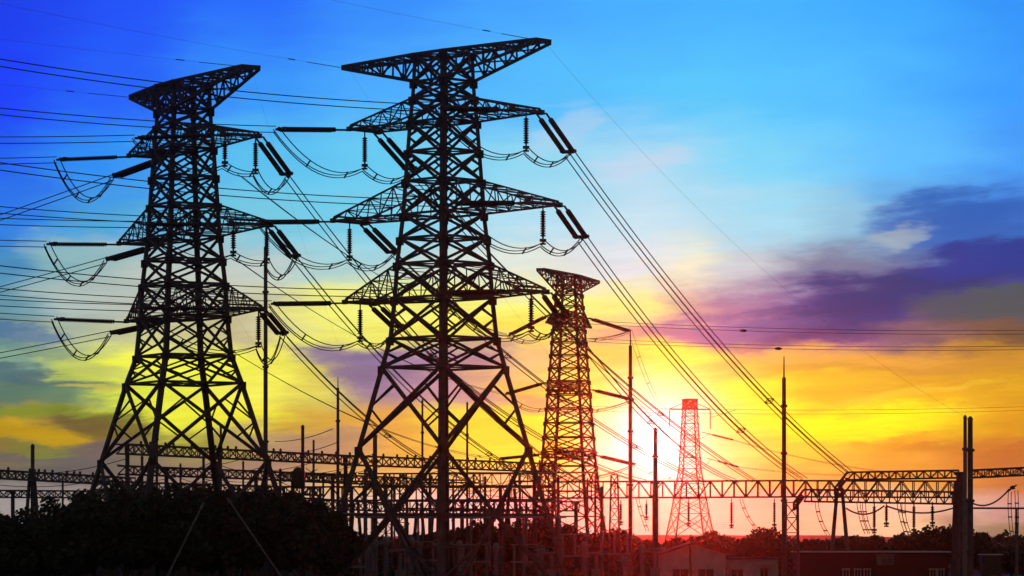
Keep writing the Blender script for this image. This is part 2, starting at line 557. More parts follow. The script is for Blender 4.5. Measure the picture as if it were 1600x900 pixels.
def pylon(name, X0, Y0, rz, prof, panels, arms, top, label, k=1.0, z0=0.0, da=0.0, ka=1.0, mat='steel', cat='pylon', group=None, lw=(0.52, 0.34)):
    """prof: list (z, half width); panels: list (z0, z1, style); arms: list (z, z_root_upper, half length, half tip width);
    top: (z, z_root_lower, half length, tip half width) or None"""
    base_z = z0
    root = empty(name, (X0, Y0, z0), rz, label, cat, group)
    prof = sorted(prof)

    def w(z):
        for (z0, w0), (z1, w1) in zip(prof, prof[1:]):
            if z0 <= z <= z1:
                return w0 + (w1 - w0) * (z - z0) / (z1 - z0)
        return prof[-1][1]

    zt = prof[-1][0]
    corners = ((1, 1), (-1, 1), (-1, -1), (1, -1))

    def C(i, z):
        a, b = corners[i % 4]
        return V((a * w(z), b * w(z), z))

    for i in range(4):
        m = MB()
        for (z0, _), (z1, _) in zip(prof, prof[1:]):
            t = (z0 + z1) / 2 / zt
            ww = (lw[0] * (1 - t) + lw[1] * t) * k
            m.angle(C(i, z0), C(i, z1), ww, ww * 0.3, (0, 0, (z0 + z1) / 2))
        m.box(C(i, prof[0][0]) + V((0, 0, 0.15)), (1.0 * k, 1.0 * k, 0.5))
        # gusset plates where the bracing meets the leg
        for z0, z1, st in panels:
            for s in (0, 1):
                q = C(i, z1)
                m.box(q - V((0, 0, 0.25 * k)), (0.5 * k, 0.5 * k, 0.7 * k))
        m.build('leg', mat, root)
    m = MB()
    for z0, z1, st in panels:
        big = (z1 - z0) > 4.2
        bw = (0.27 if big else 0.2) * k
        sb = (0.13 if (z1 - z0) > 2.4 else 0.0) * k
        for i in range(4):
            lattice_face(m, C(i, z0), C(i + 1, z0), C(i, z1), C(i + 1, z1), bw, st, sb)
            if z1 != 14:
                m.bar(C(i, z1), C(i + 1, z1), 0.2 * k)
            if st == 'A' or z0 == 0:
                pass
            elif st == 'V':
                m.bar(C(i, z0), C(i + 1, z0), 0.22 * k)
        if z1 - z0 > 2.2 and z1 != 14:
            m.bar(C(0, z1), C(2, z1), 0.13 * k)
            m.bar(C(1, z1), C(3, z1), 0.13 * k)
    m.build('lattice', mat, root)
    for (za, zu, Lh, e) in arms:
        for s in (1, -1):
            m = MB()
            wl, wu = w(za), w(zu)
            lo = [V((s * wl, b * wl, za)) for b in (-1, 1)]
            hi = [V((s * wu, b * wu, zu)) for b in (-1, 1)]
            tl = [V((s * Lh + da, b * e, za + 0.1)) for b in (-1, 1)]
            th = [V((s * (Lh - 0.3) + da, b * e, za + 0.45)) for b in (-1, 1)]
            for b in (0, 1):
                m.bar(lo[b], tl[b], 0.25 * k * ka)
                m.bar(hi[b], th[b], 0.21 * k * ka)
                m.bar(tl[b], th[b], 0.2 * k)
                m.box(tl[b], (0.45 * k, 0.35 * k, 0.4 * k))
            m.bar(tl[0], tl[1], 0.27 * k)
            m.bar(th[0], th[1], 0.16 * k)
            n = 6
            for j in range(n):
                t0, t1 = j / n, (j + 1) / n
                for b in (0, 1):
                    p0, p1 = lerp(lo[b], tl[b], t0), lerp(lo[b], tl[b], t1)
                    q0, q1 = lerp(hi[b], th[b], t0), lerp(hi[b], th[b], t1)
                    m.bar(p1, q1, 0.12 * k * ka)
                    m.bar(*((q0, p1) if j % 2 else (p0, q1)), 0.13 * k * ka)
                for A_, B_ in ((lo, tl), (hi, th)):
                    p0, p1 = lerp(A_[0], B_[0], t0), lerp(A_[0], B_[0], t1)
                    q0, q1 = lerp(A_[1], B_[1], t0), lerp(A_[1], B_[1], t1)
                    m.bar(p1, q1, 0.11 * k * ka)
                    m.bar(*((p0, q1) if j % 2 else (q0, p1)), 0.11 * k * ka)
            m.build('crossarm', mat, root)
    if top:
        zh, zl, Lh, e = top
        for s in (1, -1):
            m = MB()
            lo = [V((s * w(zl), b * w(zl), zl)) for b in (-1, 1)]
            hi = [V((s * w(zh), b * w(zh), zh)) for b in (-1, 1)]
            tl = [V((s * Lh + da, b * e, zh - 0.22)) for b in (-1, 1)]
            th = [V((s * Lh + da, b * e, zh)) for b in (-1, 1)]
            for b in (0, 1):
                m.bar(lo[b], tl[b], 0.22 * k)
                m.bar(hi[b], th[b], 0.24 * k)
                m.bar(V((0, hi[b].y, zh)), hi[b], 0.24 * k)
            m.bar(tl[0], tl[1], 0.2 * k)
            m.bar(th[0], th[1], 0.2 * k)
            n = 7
            for j in range(n):
                t0, t1 = j / n, (j + 1) / n
                for b in (0, 1):
                    p0, p1 = lerp(lo[b], tl[b], t0), lerp(lo[b], tl[b], t1)
                    q0, q1 = lerp(hi[b], th[b], t0), lerp(hi[b], th[b], t1)
                    m.bar(p1, q1, 0.12 * k)
                    m.bar(*((p0, q1) if j % 2 else (q0, p1)), 0.13 * k)
                p0, p1 = lerp(hi[0], th[0], t0), lerp(hi[0], th[0], t1)
                q0, q1 = lerp(hi[1], th[1], t0), lerp(hi[1], th[1], t1)
                m.bar(p1, q1, 0.11 * k)
                m.bar(*((p0, q1) if j % 2 else (q0, p1)), 0.12 * k)
                p0, p1 = lerp(lo[0], tl[0], t0), lerp(lo[0], tl[0], t1)
                q0, q1 = lerp(lo[1], tl[1], t0), lerp(lo[1], tl[1], t1)
                m.bar(*((p0, q1) if j % 2 else (q0, p1)), 0.12 * k)
            m.build('earth_wire_arm', mat, root)
    R = Matrix.Rotation(rz, 3, 'Z')

    def world_at(a, b, z):
        return V((X0, Y0, base_z)) + R @ V((a, b, z))
    return root, world_at, w


PROF = [(0, 8.1), (8.2, 6.4), (14, 5.22), (21.0, 3.8), (23.5, 3.29), (27, 3.02), (30, 2.88), (34.3, 2.5), (37.2, 2.36), (42.3, 2.08), (44.4, 1.92), (45.8, 1.85), (48.2, 1.78)]
PANELS = [(0, 8.2, 'A'), (8.2, 14, 'V'), (14, 21, 'X'), (21, 23.5, 'X'), (23.5, 27, 'X'), (27, 30, 'X'), (30, 32.2, 'X'), (32.2, 34.3, 'X'), (34.3, 37.2, 'X'),
          (37.2, 39.75, 'X'), (39.75, 42.3, 'X'), (42.3, 44.4, 'X'), (44.4, 45.8, 'X'), (45.8, 48.2, 'X')]
ARMS = [(27.0, 30.0, 10.8, 1.75), (34.3, 37.2, 12.2, 1.9), (42.3, 44.4, 10.2, 1.75)]
TOP = (48.2, 45.8, 12.2, 0.8)
LEVEL = ['lowest', 'middle', 'upper']

D1, D2 = 314.0, 300.0
A45, A62 = math.radians(-45), math.radians(-60)
DA = {1: 1.9, 2: 0.0}
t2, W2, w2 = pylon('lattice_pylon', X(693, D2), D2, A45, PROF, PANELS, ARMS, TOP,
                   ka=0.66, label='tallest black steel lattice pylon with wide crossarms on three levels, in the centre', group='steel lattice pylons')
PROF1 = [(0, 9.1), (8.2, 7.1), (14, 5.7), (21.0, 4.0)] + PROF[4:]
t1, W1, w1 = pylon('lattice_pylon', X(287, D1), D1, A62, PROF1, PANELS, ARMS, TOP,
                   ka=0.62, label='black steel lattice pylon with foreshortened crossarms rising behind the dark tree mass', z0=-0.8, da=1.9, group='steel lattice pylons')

PROF3 = [(0, 5.0), (9, 3.8), (16, 3.05), (24, 2.5), (33, 1.92), (38, 1.6), (42.5, 1.3)]
P3 = [(0, 4.8, 'X'), (4.8, 9, 'X')]
z = 9.0
for h_ in (3.5, 3.5, 2.0, 2.0, 2.0, 2.0, 1.9, 1.9, 1.8, 1.8, 1.8, 1.7, 1.7, 1.6, 1.6, 1.35, 1.35):
    z1_ = min(42.5, z + h_)
    if z1_ - z > 0.5:
        P3.append((z, z1_, 'X'))
    z = z1_
if z < 42.4:
    P3.append((z, 42.5, 'X'))
D3 = 480.0
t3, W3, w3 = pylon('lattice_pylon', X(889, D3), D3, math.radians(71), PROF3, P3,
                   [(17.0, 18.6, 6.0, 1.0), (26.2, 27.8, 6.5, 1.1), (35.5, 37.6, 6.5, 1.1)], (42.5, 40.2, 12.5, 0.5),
                   'slender reddish lattice pylon seen behind the lowest right crossarm of the tallest pylon', k=0.8, ka=0.8, mat='glow_steel', group='steel lattice pylons')

# the far pylon with the flat bracket
D4 = 920.0
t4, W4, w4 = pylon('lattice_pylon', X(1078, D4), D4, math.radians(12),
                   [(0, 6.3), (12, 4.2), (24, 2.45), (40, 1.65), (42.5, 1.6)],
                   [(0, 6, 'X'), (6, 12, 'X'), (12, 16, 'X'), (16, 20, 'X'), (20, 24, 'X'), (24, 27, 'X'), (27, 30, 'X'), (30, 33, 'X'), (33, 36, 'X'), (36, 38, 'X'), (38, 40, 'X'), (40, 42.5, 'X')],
                   [], None, 'small faint far pylon with a flat bracket near its top beside the low sun', k=0.66, mat='glow_steel', group='steel lattice pylons')
m = MB()
for s in (1, -1):
    m.bar((0, 0, 39.8), (s * 5.6, 0, 39.8), 0.32)
    m.bar((s * 1.8, 0, 41.4), (s * 5.6, 0, 39.9), 0.15)
    m.discs((s * 5.6, 0, 39.6), (s * 5.6, 0, 34.6), 0.2)
m.build('bracket', 'glow_steel', t4)
m = MB()
for a in (-1, 1):
    for b in (-1, 1):
        m.bar((a * 1.7, b * 1.7, 40.0), (-a * 1.7, b * 1.7, 42.3), 0.35)
for q in range(5):
    m.bar((-1.7, -1.7, 40.2 + q * 0.5), (1.7, -1.7, 40.2 + q * 0.5), 0.25)
    m.bar((-1.7, 1.7, 40.2 + q * 0.5), (1.7, 1.7, 40.2 + q * 0.5), 0.2)
    m.bar((-1.7, -1.7, 40.25 + q * 0.5), (-1.7, 1.7, 40.25 + q * 0.5), 0.2)
m.build('head_lattice', 'glow_steel', t4)


# ------------------------------------------------------------------ wires and insulators
WR = 0.05


def wire_pts(p, q, sag, n=28):
    return [lerp(p, q, t / n) - V((0, 0, 4 * sag * (t / n) * (1 - t / n))) for t in range(n + 1)]


def bundle(pts, offs, label, group, r=WR, spacers=(), name='conductor_bundle', pack=0.5):
    """one phase: its strands and the spacers that hold them together are one thing"""
    root = empty(name, tuple(pts[0]), 0, label, 'power line', group)
    o0 = V(pts[0])
    d = (V(pts[-1]) - V(pts[0]))
    side = V((d.y, -d.x, 0)).normalized()
    for a, b in offs:
        m = MB()
        m.tube([V(p) - o0 + side * a + V((0, 0, b)) for p in pts], r)
        m.build('wire', 'wire', root)
    for t in spacers:
        k = t * (len(pts) - 1)
        i = int(k)
        c = lerp(pts[i], pts[min(i + 1, len(pts) - 1)], k - i) - o0
        m = MB()
        if len(offs) > 1:
            for i1 in range(len(offs)):
                for i2 in range(i1):
                    m.bar(c + side * offs[i1][0] * 1.2 + V((0, 0, offs[i1][1] * 1.2)), c + side * offs[i2][0] * 1.2 + V((0, 0, offs[i2][1] * 1.2)), 0.09)
        m.box(c, (0.12, 0.12, 0.12))
        m.build('spacer', 'steel', root)
    return root


def strain_string(p, q, label, group, gap=0.55, r=0.24, link=1.4, vertical=False, mat='glassins'):
    """two parallel insulator strings between yoke plates, from arm corner p to wire clamp q"""
    root = empty('insulator_string', tuple(p), 0, label, 'insulator', group)
    ax = (V(q) - V(p))
    Ln = ax.length
    ax.normalize()
    side = V((0, 0, 1)) if vertical else V((ax.y, -ax.x, 0)).normalized()
    if vertical:
        side = (side - ax * side.dot(ax)).normalized()
    a, b = ax * link, ax * (Ln - 0.7)
    for s in (-1, 1):
        m = MB()
        m.discs(a + side * (s * gap / 2), b + side * (s * gap / 2), r, 0.2)
        m.build('insulator', mat, root)
    m = MB()
    for s in (-1, 1):
        m.bar(side * (s * gap / 2), a + side * (s * gap / 2), 0.13)
    m.bar(side * (-gap / 2), side * (gap / 2), 0.12)
    m.build('link', 'steel', root)
    m = MB()
    m.bar(b - side * (gap * 0.62), b + side * (gap * 0.62), 0.3)
    m.bar(b, ax * Ln, 0.2)
    for s in (-1, 1):
        m.turned(b + side * (s * gap * 0.6) - V((0, 0, .1)), b + side * (s * gap * 0.6) + V((0, 0, .3)), [(0, .2), (.15, .27), (.3, .2)], 8)
    m.build('yoke_plate', 'steel', root)
    return root


def hang_string(p, ln, label, group, r=0.26, n2=False):
    root = empty('insulator_string', tuple(p), 0, label, 'insulator', group)
    m = MB()
    m.discs((0, 0, -0.5), (0, 0, -ln + 0.3), r, 0.19)
    m.build('insulator', 'glassins', root)
    m = MB()
    m.bar((0, 0, 0), (0, 0, -0.5), 0.12)
    m.build('link', 'steel', root)
    m = MB()
    m.bar((-0.28, 0, -ln), (0.28, 0, -ln), 0.24)
    m.bar((0, 0, -ln + 0.3), (0, 0, -ln - 0.25), 0.16)
    m.bar((-0.24, 0, -ln - 0.3), (0.24, 0, -ln - 0.3), 0.16)
    m.build('clamp', 'steel', root)
    return root


def jumper(points, sags, label, group, gap=0.46):
    """slack twin wire that joins the two line ends round the arm"""
    pts = []
    for i in range(len(points) - 1):
        seg = wire_pts(points[i], points[i + 1], sags[i], 14)
        pts += seg if i == 0 else seg[1:]
    root = empty('jumper_wire', tuple(pts[0]), 0, label, 'jumper wire', group)
    o0 = V(pts[0])
    m_ = len(pts) - 1
    for s in (-1, 0, 1):
        m = MB()
        m.tube([p - o0 + V((s * gap * 0.5 - (0.25 if s == 0 else 0), 0, s * gap / 2)) for p in pts], WR)
        m.build('wire', 'wire', root)
    for t in (0.2, 0.4, 0.62, 0.82):
        c = pts[int(t * m_)] - o0
        m = MB()
        m.bar(c + V((-gap * 0.4, 0, -gap * 0.6)), c + V((gap * 0.4, 0, gap * 0.6)), 0.13)
        m.build('spacer', 'steel', root)
    return root


def unit(v):
    return V(v).normalized()


TWIN_V = ((0, -0.27), (0, 0.27))
TRI = ((-0.34, -0.1), (0.02, 0.24), (0.36, -0.2))
TWIN_D = ((-0.24, -0.14), (0.24, 0.14))
QUAD = ((-0.42, -0.2), (-0.12, 0.22), (0.2, -0.22), (0.46, 0.2))


def incoming(start, d, y0, length):
    """slope that brings a wire leaving 'start' along plan direction d to photo row y0 at the frame's left edge"""
    k = -800.0 / F
    t0 = (k * start.y - start.x) / (d.x - k * d.y)
    Y = start.y + d.y * t0
    zt = ZC + (HZ - y0) / F * Y
    c = 0.0011
    s = (zt - start.z - c * t0 * t0) / t0
    return lambda t: V((start.x + d.x * t, start.y + d.y * t, start.z + s * t + c * t * t)), length


SIDE = {1: 'right', -1: 'left'}
TN = {1: 'the pylon behind the trees', 2: 'the tallest pylon', 3: 'the slender reddish pylon'}
# left-edge rows of the incoming phases: (level, side) -> row
IN2 = {(2, 1): 98, (1, 1): 260, (0, 1): 421, (2, -1): 174, (1, -1): 328, (0, -1): 456}
IN1 = {(2, 1): 219, (1, 1): 346, (0, 1): 473, (2, -1): 252, (1, -1): 380, (0, -1): 494}
# outgoing landing points on the substation gantries
GY = 426.0
OUT2 = {(2, 1): at(1326, 739, GY), (1, 1): at(1256, 750, GY), (0, 1): at(1150, 752, GY), (2, -1): at(1180, 752, GY), (1, -1): at(1100, 752, GY), (0, -1): at(1010, 753, GY)}
OUT1 = {(2, 1): at(905, 753, GY), (1, 1): at(850, 756, GY), (0, 1): at(770, 757, GY)}
for lv, (za, zu, Lh, e) in enumerate(ARMS):
    for s in (1, -1):
        for T, W, IN, OUT, rz in ((2, W2, IN2, OUT2, A45), (1, W1, IN1, OUT1, A62)):
            arm = f'{LEVEL[lv]} {SIDE[s]} arm of {TN[T]}'
            base = W(s * Lh + DA[T], -e, za)
            nrm = Matrix.Rotation(rz, 3, 'Z') @ V((0, 1, 0))
            dvec = -nrm
            fn, _ = incoming(base, dvec, IN[(lv, s)], 0)
            ln = 8.6 if T == 2 else (7.2 if s < 0 else 8.4)
            qi = fn(ln)
            strain_string(base, qi, f'paired disc insulators running left from the {arm}', 'tension insulator strings', gap=0.5, r=0.23 if T == 2 else 0.2, link=1.9 if T == 2 else 1.3)
            bundle([fn(ln + (78 - ln) * t / 30) for t in range(31)], TWIN_V, f'twin conductor leaving frame leftward from the {arm}', 'conductors coming in from the left')
            bo = W(s * Lh + DA[T], e, za)
            if (lv, s) in OUT:
                end = OUT[(lv, s)]
                sag = 2.6 if T == 2 else 3.2
                pts = wire_pts(bo, end, sag, 60)
                lab = f'conductor bundle sloping down right from the {arm}'
            else:
                end = at(-1350, 722, 480)
                pts = wire_pts(bo, end, 2.6, 60)
                lab = f'twin conductor sloping down left from the {arm}'
            # arc length 8 m
            acc, i = 0, 0
            while acc < (8.0 if T == 2 or s > 0 else 6.6):
                acc += (pts[i + 1] - pts[i]).length
                i += 1
            qo = pts[i]
            strain_string(bo, qo, f'paired ribbed insulators sloping down from the {arm}', 'tension insulator strings', gap=0.85 if T == 2 else 0.72, r=0.24)
            four = T == 2 and s == 1 and lv > 0
            bundle(pts[i:], QUAD if four else (TWIN_V if T == 1 and s == -1 else TRI), lab, 'conductors going to the substation', spacers=(0.64,) if four else ((0.42, 0.66) if (lv + s) % 2 else (0.3, 0.72)))
            mid = []
            if T == 2:
                hp = W(s * (Lh - 0.1), 0, za)
                hang_string(hp, 3.0, f'single upright insulator hanging under the {arm}', 'jumper support insulators')
                mid = [hp - V((0, 0, 3.3))]
            elif s == 1:
                hp = W(Lh + DA[T] - 0.2, e * 0.85, za)
                hang_string(hp, 2.9, f'upright insulator under far corner of the {arm}', 'jumper support insulators')
                mid = [hp - V((0, 0, 3.2))]
                if lv > 0:
                    hp2 = W(Lh + DA[T] - 0.2, -e * 0.85, za)
                    hang_string(hp2, 2.4, f'upright insulator under near corner of the {arm}', 'jumper support insulators')
                    mid = [hp2 - V((0, 0, 2.7))] + mid
            pp = [qi] + mid + [qo]
            sg = [1.9, 1.0] if T == 2 else [1.9] * (len(pp) - 1)
            if T == 1 and s == -1:
                sg = [2.9]
            if len(pp) == 4:
                sg = [1.5, 0.3, 1.5]
            jumper(pp, sg, f'slack jumper wires looping below the {arm}', 'jumper wires')

# earth wires from the top arms
for T, W in ((2, W2), (1, W1)):
    for s in (1, -1):
        zh = TOP[0]
        p = W(s * TOP[2] + DA[T], 0, zh - 0.1)
        d = unit(W(s * TOP[2], -1, 0) - W(s * TOP[2], 0, 0))
        m = MB()
        ew = empty('earth_wire', tuple(p), 0, f'thin earth wire running left from the top {SIDE[s]} tip of {TN[T]}', 'power line', 'earth wires')
        m.tube([d * t + V((0, 0, 0.02 * t + 0.0006 * t * t)) for t in range(0, 70, 3)], 0.009)
        m.build('wire', 'wire', ew)
        m = MB()
        m.tube([d * 1.0, d * 5.0 + V((0, 0, .1))], 0.035)
        m.tube([d * 6.4 + V((0, 0, .16)), d * 7.2 + V((0, 0, .18))], 0.055)
        m.build('clamp', 'steel', ew)
        if (T, s) != (2, 1):
            q = {(2, -1): at(1025, 740, 400), (1, 1): at(590, 684, 420), (1, -1): at(415, 560, 400)}[(T, s)]
            m = MB()
            m.tube(wire_pts(p, q, 2.5), 0.005)
            tag(m.build('earth_wire', 'wire'), f'earth wire sloping down right from the top {SIDE[s]} tip of {TN[T]}', 'power line', 'earth wires')
        else:
            m = MB()
            m.tube(wire_pts(p, at(1511, 653, 330), 3.0), 0.008)
            tag(m.build('earth_wire', 'wire'), 'long thin earth wire crossing the sky from the tallest pylon to the right pole', 'power line', 'earth wires')

# slender pylon: strings and wires
TIP3 = {2: (36.4, 920, 497, 985, 518, 858, 492, 795, 524), 1: (26.3, 925, 609, 990, 625, 852, 598, 790, 616), 0: (17.0, 934, 712, 992, 726, 848, 710, 780, 717)}
END4 = {2: at(1048, 640, D4), 1: at(1110, 676, D4), 0: at(1112, 716, D4)}
for lv, (zz, x0, y0, x1, y1, x2, y2, x3, y3) in TIP3.items():
    p, q = at(x0, y0, D3 - 4), at(x1, y1, D3 + 3)
    m0 = W3(0, 0, zz)
    a = f'{LEVEL[lv]} crossarm of {TN[3]}'
    strain_string(p, q, f'paired insulators reaching right from the {a}', 'tension insulator strings', gap=0.4, r=0.22, link=1.0)
    bundle(wire_pts(q, END4[lv], 3.5), TWIN_D, f'faint twin conductor running right from the {a}', 'conductors behind the pylons', r=0.036, spacers=(0.12, 0.3))
    p2, q2 = at(x2, y2, D3 - 4), at(x3, y3, D3 - 10)
    strain_string(p2, q2, f'paired insulators reaching left from the {a}', 'tension insulator strings', gap=0.4, r=0.22, link=1.0)
    e2 = at(x3 - 420, y3 - 170 - 40 * lv, 330)
    bundle(wire_pts(q2, e2, 2.0), TWIN_D, f'faint twin conductor running left from the {a}', 'conductors behind the pylons', r=0.034, spacers=(0.1, 0.3))
    jumper([q2, W3(-9 if lv else -8, 0, zz) - V((0, 0, 2.6)), q], [1.0, 1.0], f'slack jumper wire looping below the {a}', 'jumper wires')
for i, (xa, ya, xb, yb) in enumerate(((1096, 675, 1148, 688), (1105, 716, 1156, 730))):
    strain_string(at(xa, ya, D4 - 3), at(xb, yb, D4 - 2), ['upper', 'lower'][i] + ' insulator pair reaching right from the small far pylon beside the sun', 'tension insulator strings', gap=0.5, r=0.26, link=3.0)
    bundle(wire_pts(at(xb, yb, D4 - 2), at(1420 + 60 * i, 742, 700), 1.0), TWIN_D, ['upper', 'lower'][i] + ' faint conductor from the small far pylon to the gantry', 'conductors behind the pylons', r=0.045, spacers=(0.1, 0.2))

# the far line that crosses the right of the sky
for i, (ya, yb, c) in enumerate(((500, 509, 'topmost'), (505, 515, 'second'), (528, 532, 'third'), (533, 538, 'fourth'), (634, 622, 'fifth'), (641, 627, 'lowest'))):
    m = MB()
    m.tube(wire_pts(at(900, ya, 560), at(1900, yb, 530), 1.2), 0.05 if i < 4 else 0.03)
    o = m.build('power_line', 'wire')
    tag(o, f'{c} of six near level wires crossing the orange and purple sky at right', 'power line', 'level wires in the right sky')
    if i in (1, 3):
        xm = 1163 if i == 1 else 1217
        t = (xm - 900) / 1000.0
        m = MB()
        c_ = lerp(at(900, ya, 560), at(1900, yb, 530), t * 1.035) - V((0, 0, 4 * 1.2 * t * (1 - t)))
        m.turned(c_ - V((0.55, 0, 0)), c_ + V((0.55, 0, 0)), [(0, .1), (.2, .2), (.55, .27), (.9, .2), (1.1, .1)], 10)
        m.build('marker_ball', 'steel', o)

# ------------------------------------------------------------------ substation gantries
def lattice_beam(m, p, q, h, w, n, ch=0.2, br=0.12):
    p, q = V(p), V(q)
    d = (q - p).normalized()
    side = V((d.y, -d.x, 0)).normalized() * (w / 2)
    dn = V((0, 0, -h))
    ends = []
    for c in (p, q):
        ends.append([c + side, c - side, c + side + dn, c - side + dn])
    for k in range(4):
        m.bar(ends[0][k], ends[1][k], ch)
    for j in range(n):
        t0, t1 = j / n, (j + 1) / n
        a = [lerp(ends[0][k], ends[1][k], t0) for k in range(4)]
        b = [lerp(ends[0][k], ends[1][k], t1) for k in range(4)]
        for u, l in ((0, 2), (1, 3)):
            m.bar(b[u], b[l], br)
            m.bar(*((a[u], b[l]) if j % 2 else (a[l], b[u])), br)
        m.bar(b[0], b[1], br)
        m.bar(*((a[0], b[1]) if j % 2 else (a[1], b[0])), br)
        m.bar(*((a[2], b[3]) if j % 2 else (a[3], b[2])), br)


def lattice_column(m, x, y, zt, wt, wb, ch=0.2, br=0.11):
    n = max(4, int(zt / ((wt + wb) / 2) / 1.1))
    def C(i, t):
        a, b = ((1, 1), (-1, 1), (-1, -1), (1, -1))[i % 4]
        w = (wb * (1 - t) + wt * t) / 2
        return V((x + a * w, y + b * w, zt * t))
    for i in range(4):
        m.bar(C(i, 0), C(i, 1), ch)
        for j in range(n):
            t0, t1 = j / n, (j + 1) / n
            m.bar(*((C(i, t0), C(i + 1, t1)) if j % 2 else (C(i + 1, t0), C(i, t1))), br)
            m.bar(C(i, t1), C(i + 1, t1), br)


def a_frame(m, x, y, zt, spread, r=0.24):
    for s in (-1, 1):
        m.turned((x + s * spread, y, 0), (x + s * 0.25, y, zt), [(0, r * 1.15), (zt * 0.5, r), (zt * 0.99, r * 0.85)], 10)
    m.bar((x - spread * 0.55, y, zt * 0.5), (x + spread * 0.55, y, zt * 0.5), 0.2)


def gantry(label, beams, columns, group='lattice beam gantries', mat='steel', knobs=False):
    b0 = beams[0][0]
    root = empty('substation_gantry', (b0.x, b0.y, 0), 0, label, 'gantry', group)
    o = V((b0.x, b0.y, 0))
    for (p, q, h, w, n) in beams:
        m = MB()
        lattice_beam(m, p - o, q - o, h, w, n)
        m.build('beam', mat, root)
        if knobs:
            for j in range(n):
                if rnd.random() < .35:
                    continue
                c = lerp(p, q, (j + 0.3 + .4 * rnd.random()) / n) - o
                mm = MB()
                mm.turned(c + V((0, 0, 0.05)), c + V((0, 0, 0.6)), [(0, .07), (.1, .15), (.25, .19), (.36, .15), (.45, .05)], 6)
                mm.build('post_insulator', 'glassins', root)
    for cdef in columns:
        kind, x, y, zt = cdef[:4]
        m = MB()
        if kind == 'lattice':
            lattice_column(m, x - o.x, y - o.y, zt, cdef[4], cdef[5])
        elif kind == 'a':
            a_frame(m, x - o.x, y - o.y, zt, cdef[4])
        else:
            m.turned((x - o.x, y - o.y, 0), (x - o.x, y - o.y, zt), [(0, cdef[4]), (zt * 0.5, cdef[4] * 0.92), (zt, cdef[4] * 0.85)], 12)
            m.box((x - o.x, y - o.y, zt - 0.1), (cdef[4] * 2.6, cdef[4] * 2.6, 0.3))
        m.build('column', mat, root)
    return root


def zat(py, d):
    return ZC + (HZ - py) / F * d


DM = 426.0
gantry('long lattice beam gantry crossing the glare below the sun',
       [(at(868, 753, DM), at(1240, 751, DM), 2.0, 1.7, 20), (at(1240, 751, DM), at(1502, 752, DM), 2.0, 1.7, 14)],
       [('pipe', X(1024, DM), DM, zat(753, DM), 0.42), ('lattice', X(960, DM), DM, zat(742, DM), 0.8, 1.5), ('lattice', X(1498, DM), DM, zat(752, DM), 0.9, 1.7)])
gantry('lattice beam gantry passing behind the lower legs of the tallest pylon',
       [(at(468, 761, DM + 4), at(866, 759, DM + 4), 1.7, 1.6, 24)],
       [('lattice', X(494, DM + 4), DM + 4, zat(760, DM), 0.9, 1.5), ('lattice', X(594, DM + 4), DM + 4, zat(745, DM), 1.2, 1.6), ('lattice', X(690, DM + 4), DM + 4, zat(760, DM), 0.9, 1.5), ('a', X(800, DM + 4), DM + 4, zat(760, DM), 1.6)])
gantry('high lattice beam gantry with sloping end above the lower beams at far right',
       [(at(1324, 738, 398), at(1498, 735, 396), 0.85, 1.1, 16), (at(1324, 738, 398), at(1304, 763, 398), 0.7, 1.0, 3), (at(1514, 735, 396), at(1660, 728, 392), 0.85, 1.1, 13)],
       [('pipe', X(1500, 397), 397, zat(738, 397), 0.5), ('a', X(1312, 398), 398, zat(760, 398), 1.3)])
gantry('low lattice beam gantry on a tapered lattice column in front of the right round tree',
       [(at(1256, 765, 380), at(1500, 769, 378), 1.3, 1.3, 20), (at(1256, 765, 380), at(1240, 786, 380), 0.8, 1.1, 3)],
       [('lattice', X(1237, 380), 380, zat(785, 380), 1.3, 1.5), ('pipe', X(1494, 379), 379, zat(770, 379), 0.42)])
gantry('long lattice beam gantry studded with post insulators seen through both large pylons',
       [(at(190, 694, 400), at(540, 712, 452), 1.1, 1.3, 30), (at(540, 712, 452), at(868, 725, 505), 1.2, 1.3, 28)],
       [('pipe', X(343, 422), 422, zat(702, 422), 0.3), ('pipe', X(540, 452), 452, zat(712, 452), 0.32), ('pipe', X(199, 402), 402, zat(694, 402), 0.3), ('lattice', X(862, 504), 504, zat(724, 504), 0.9, 1.4)], knobs=True)
gantry('lattice beam gantry entering from the left edge beside the lone pole',
       [(at(-90, 730, 405), at(205, 747, 445), 0.95, 1.2, 26)],
       [('a', X(50, 425), 425, zat(738, 425), 1.3), ('pipe', X(-80, 407), 407, zat(731, 407), 0.3), ('pipe', X(200, 444), 444, zat(746, 444), 0.3)], knobs=True)
gantry('lower lattice beam gantry at left seen between the legs of the pylon behind the trees',
       [(at(190, 728, 418), at(545, 742, 455), 1.0, 1.2, 30)],
       [('pipe', X(260, 425), 425, zat(731, 425), 0.3), ('pipe', X(400, 440), 440, zat(736, 440), 0.3), ('lattice', X(543, 455), 455, zat(742, 455), 0.9, 1.3)])
gantry('lowest lattice beam gantry just above the tree tops at the left edge',
       [(at(-60, 766, 450), at(235, 768, 470), 0.9, 1.2, 28)],
       [('pipe', X(20, 455), 455, zat(766, 455), 0.3), ('a', X(150, 464), 464, zat(767, 464), 1.2)])
gantry('lattice beam gantry just above the tree mass between the two large pylons',
       [(at(150, 752, 430), at(500, 762, 452), 1.0, 1.2, 28)],
       [('pipe', X(305, 440), 440, zat(757, 440), 0.3), ('a', X(440, 448), 448, zat(761, 448), 1.2)])


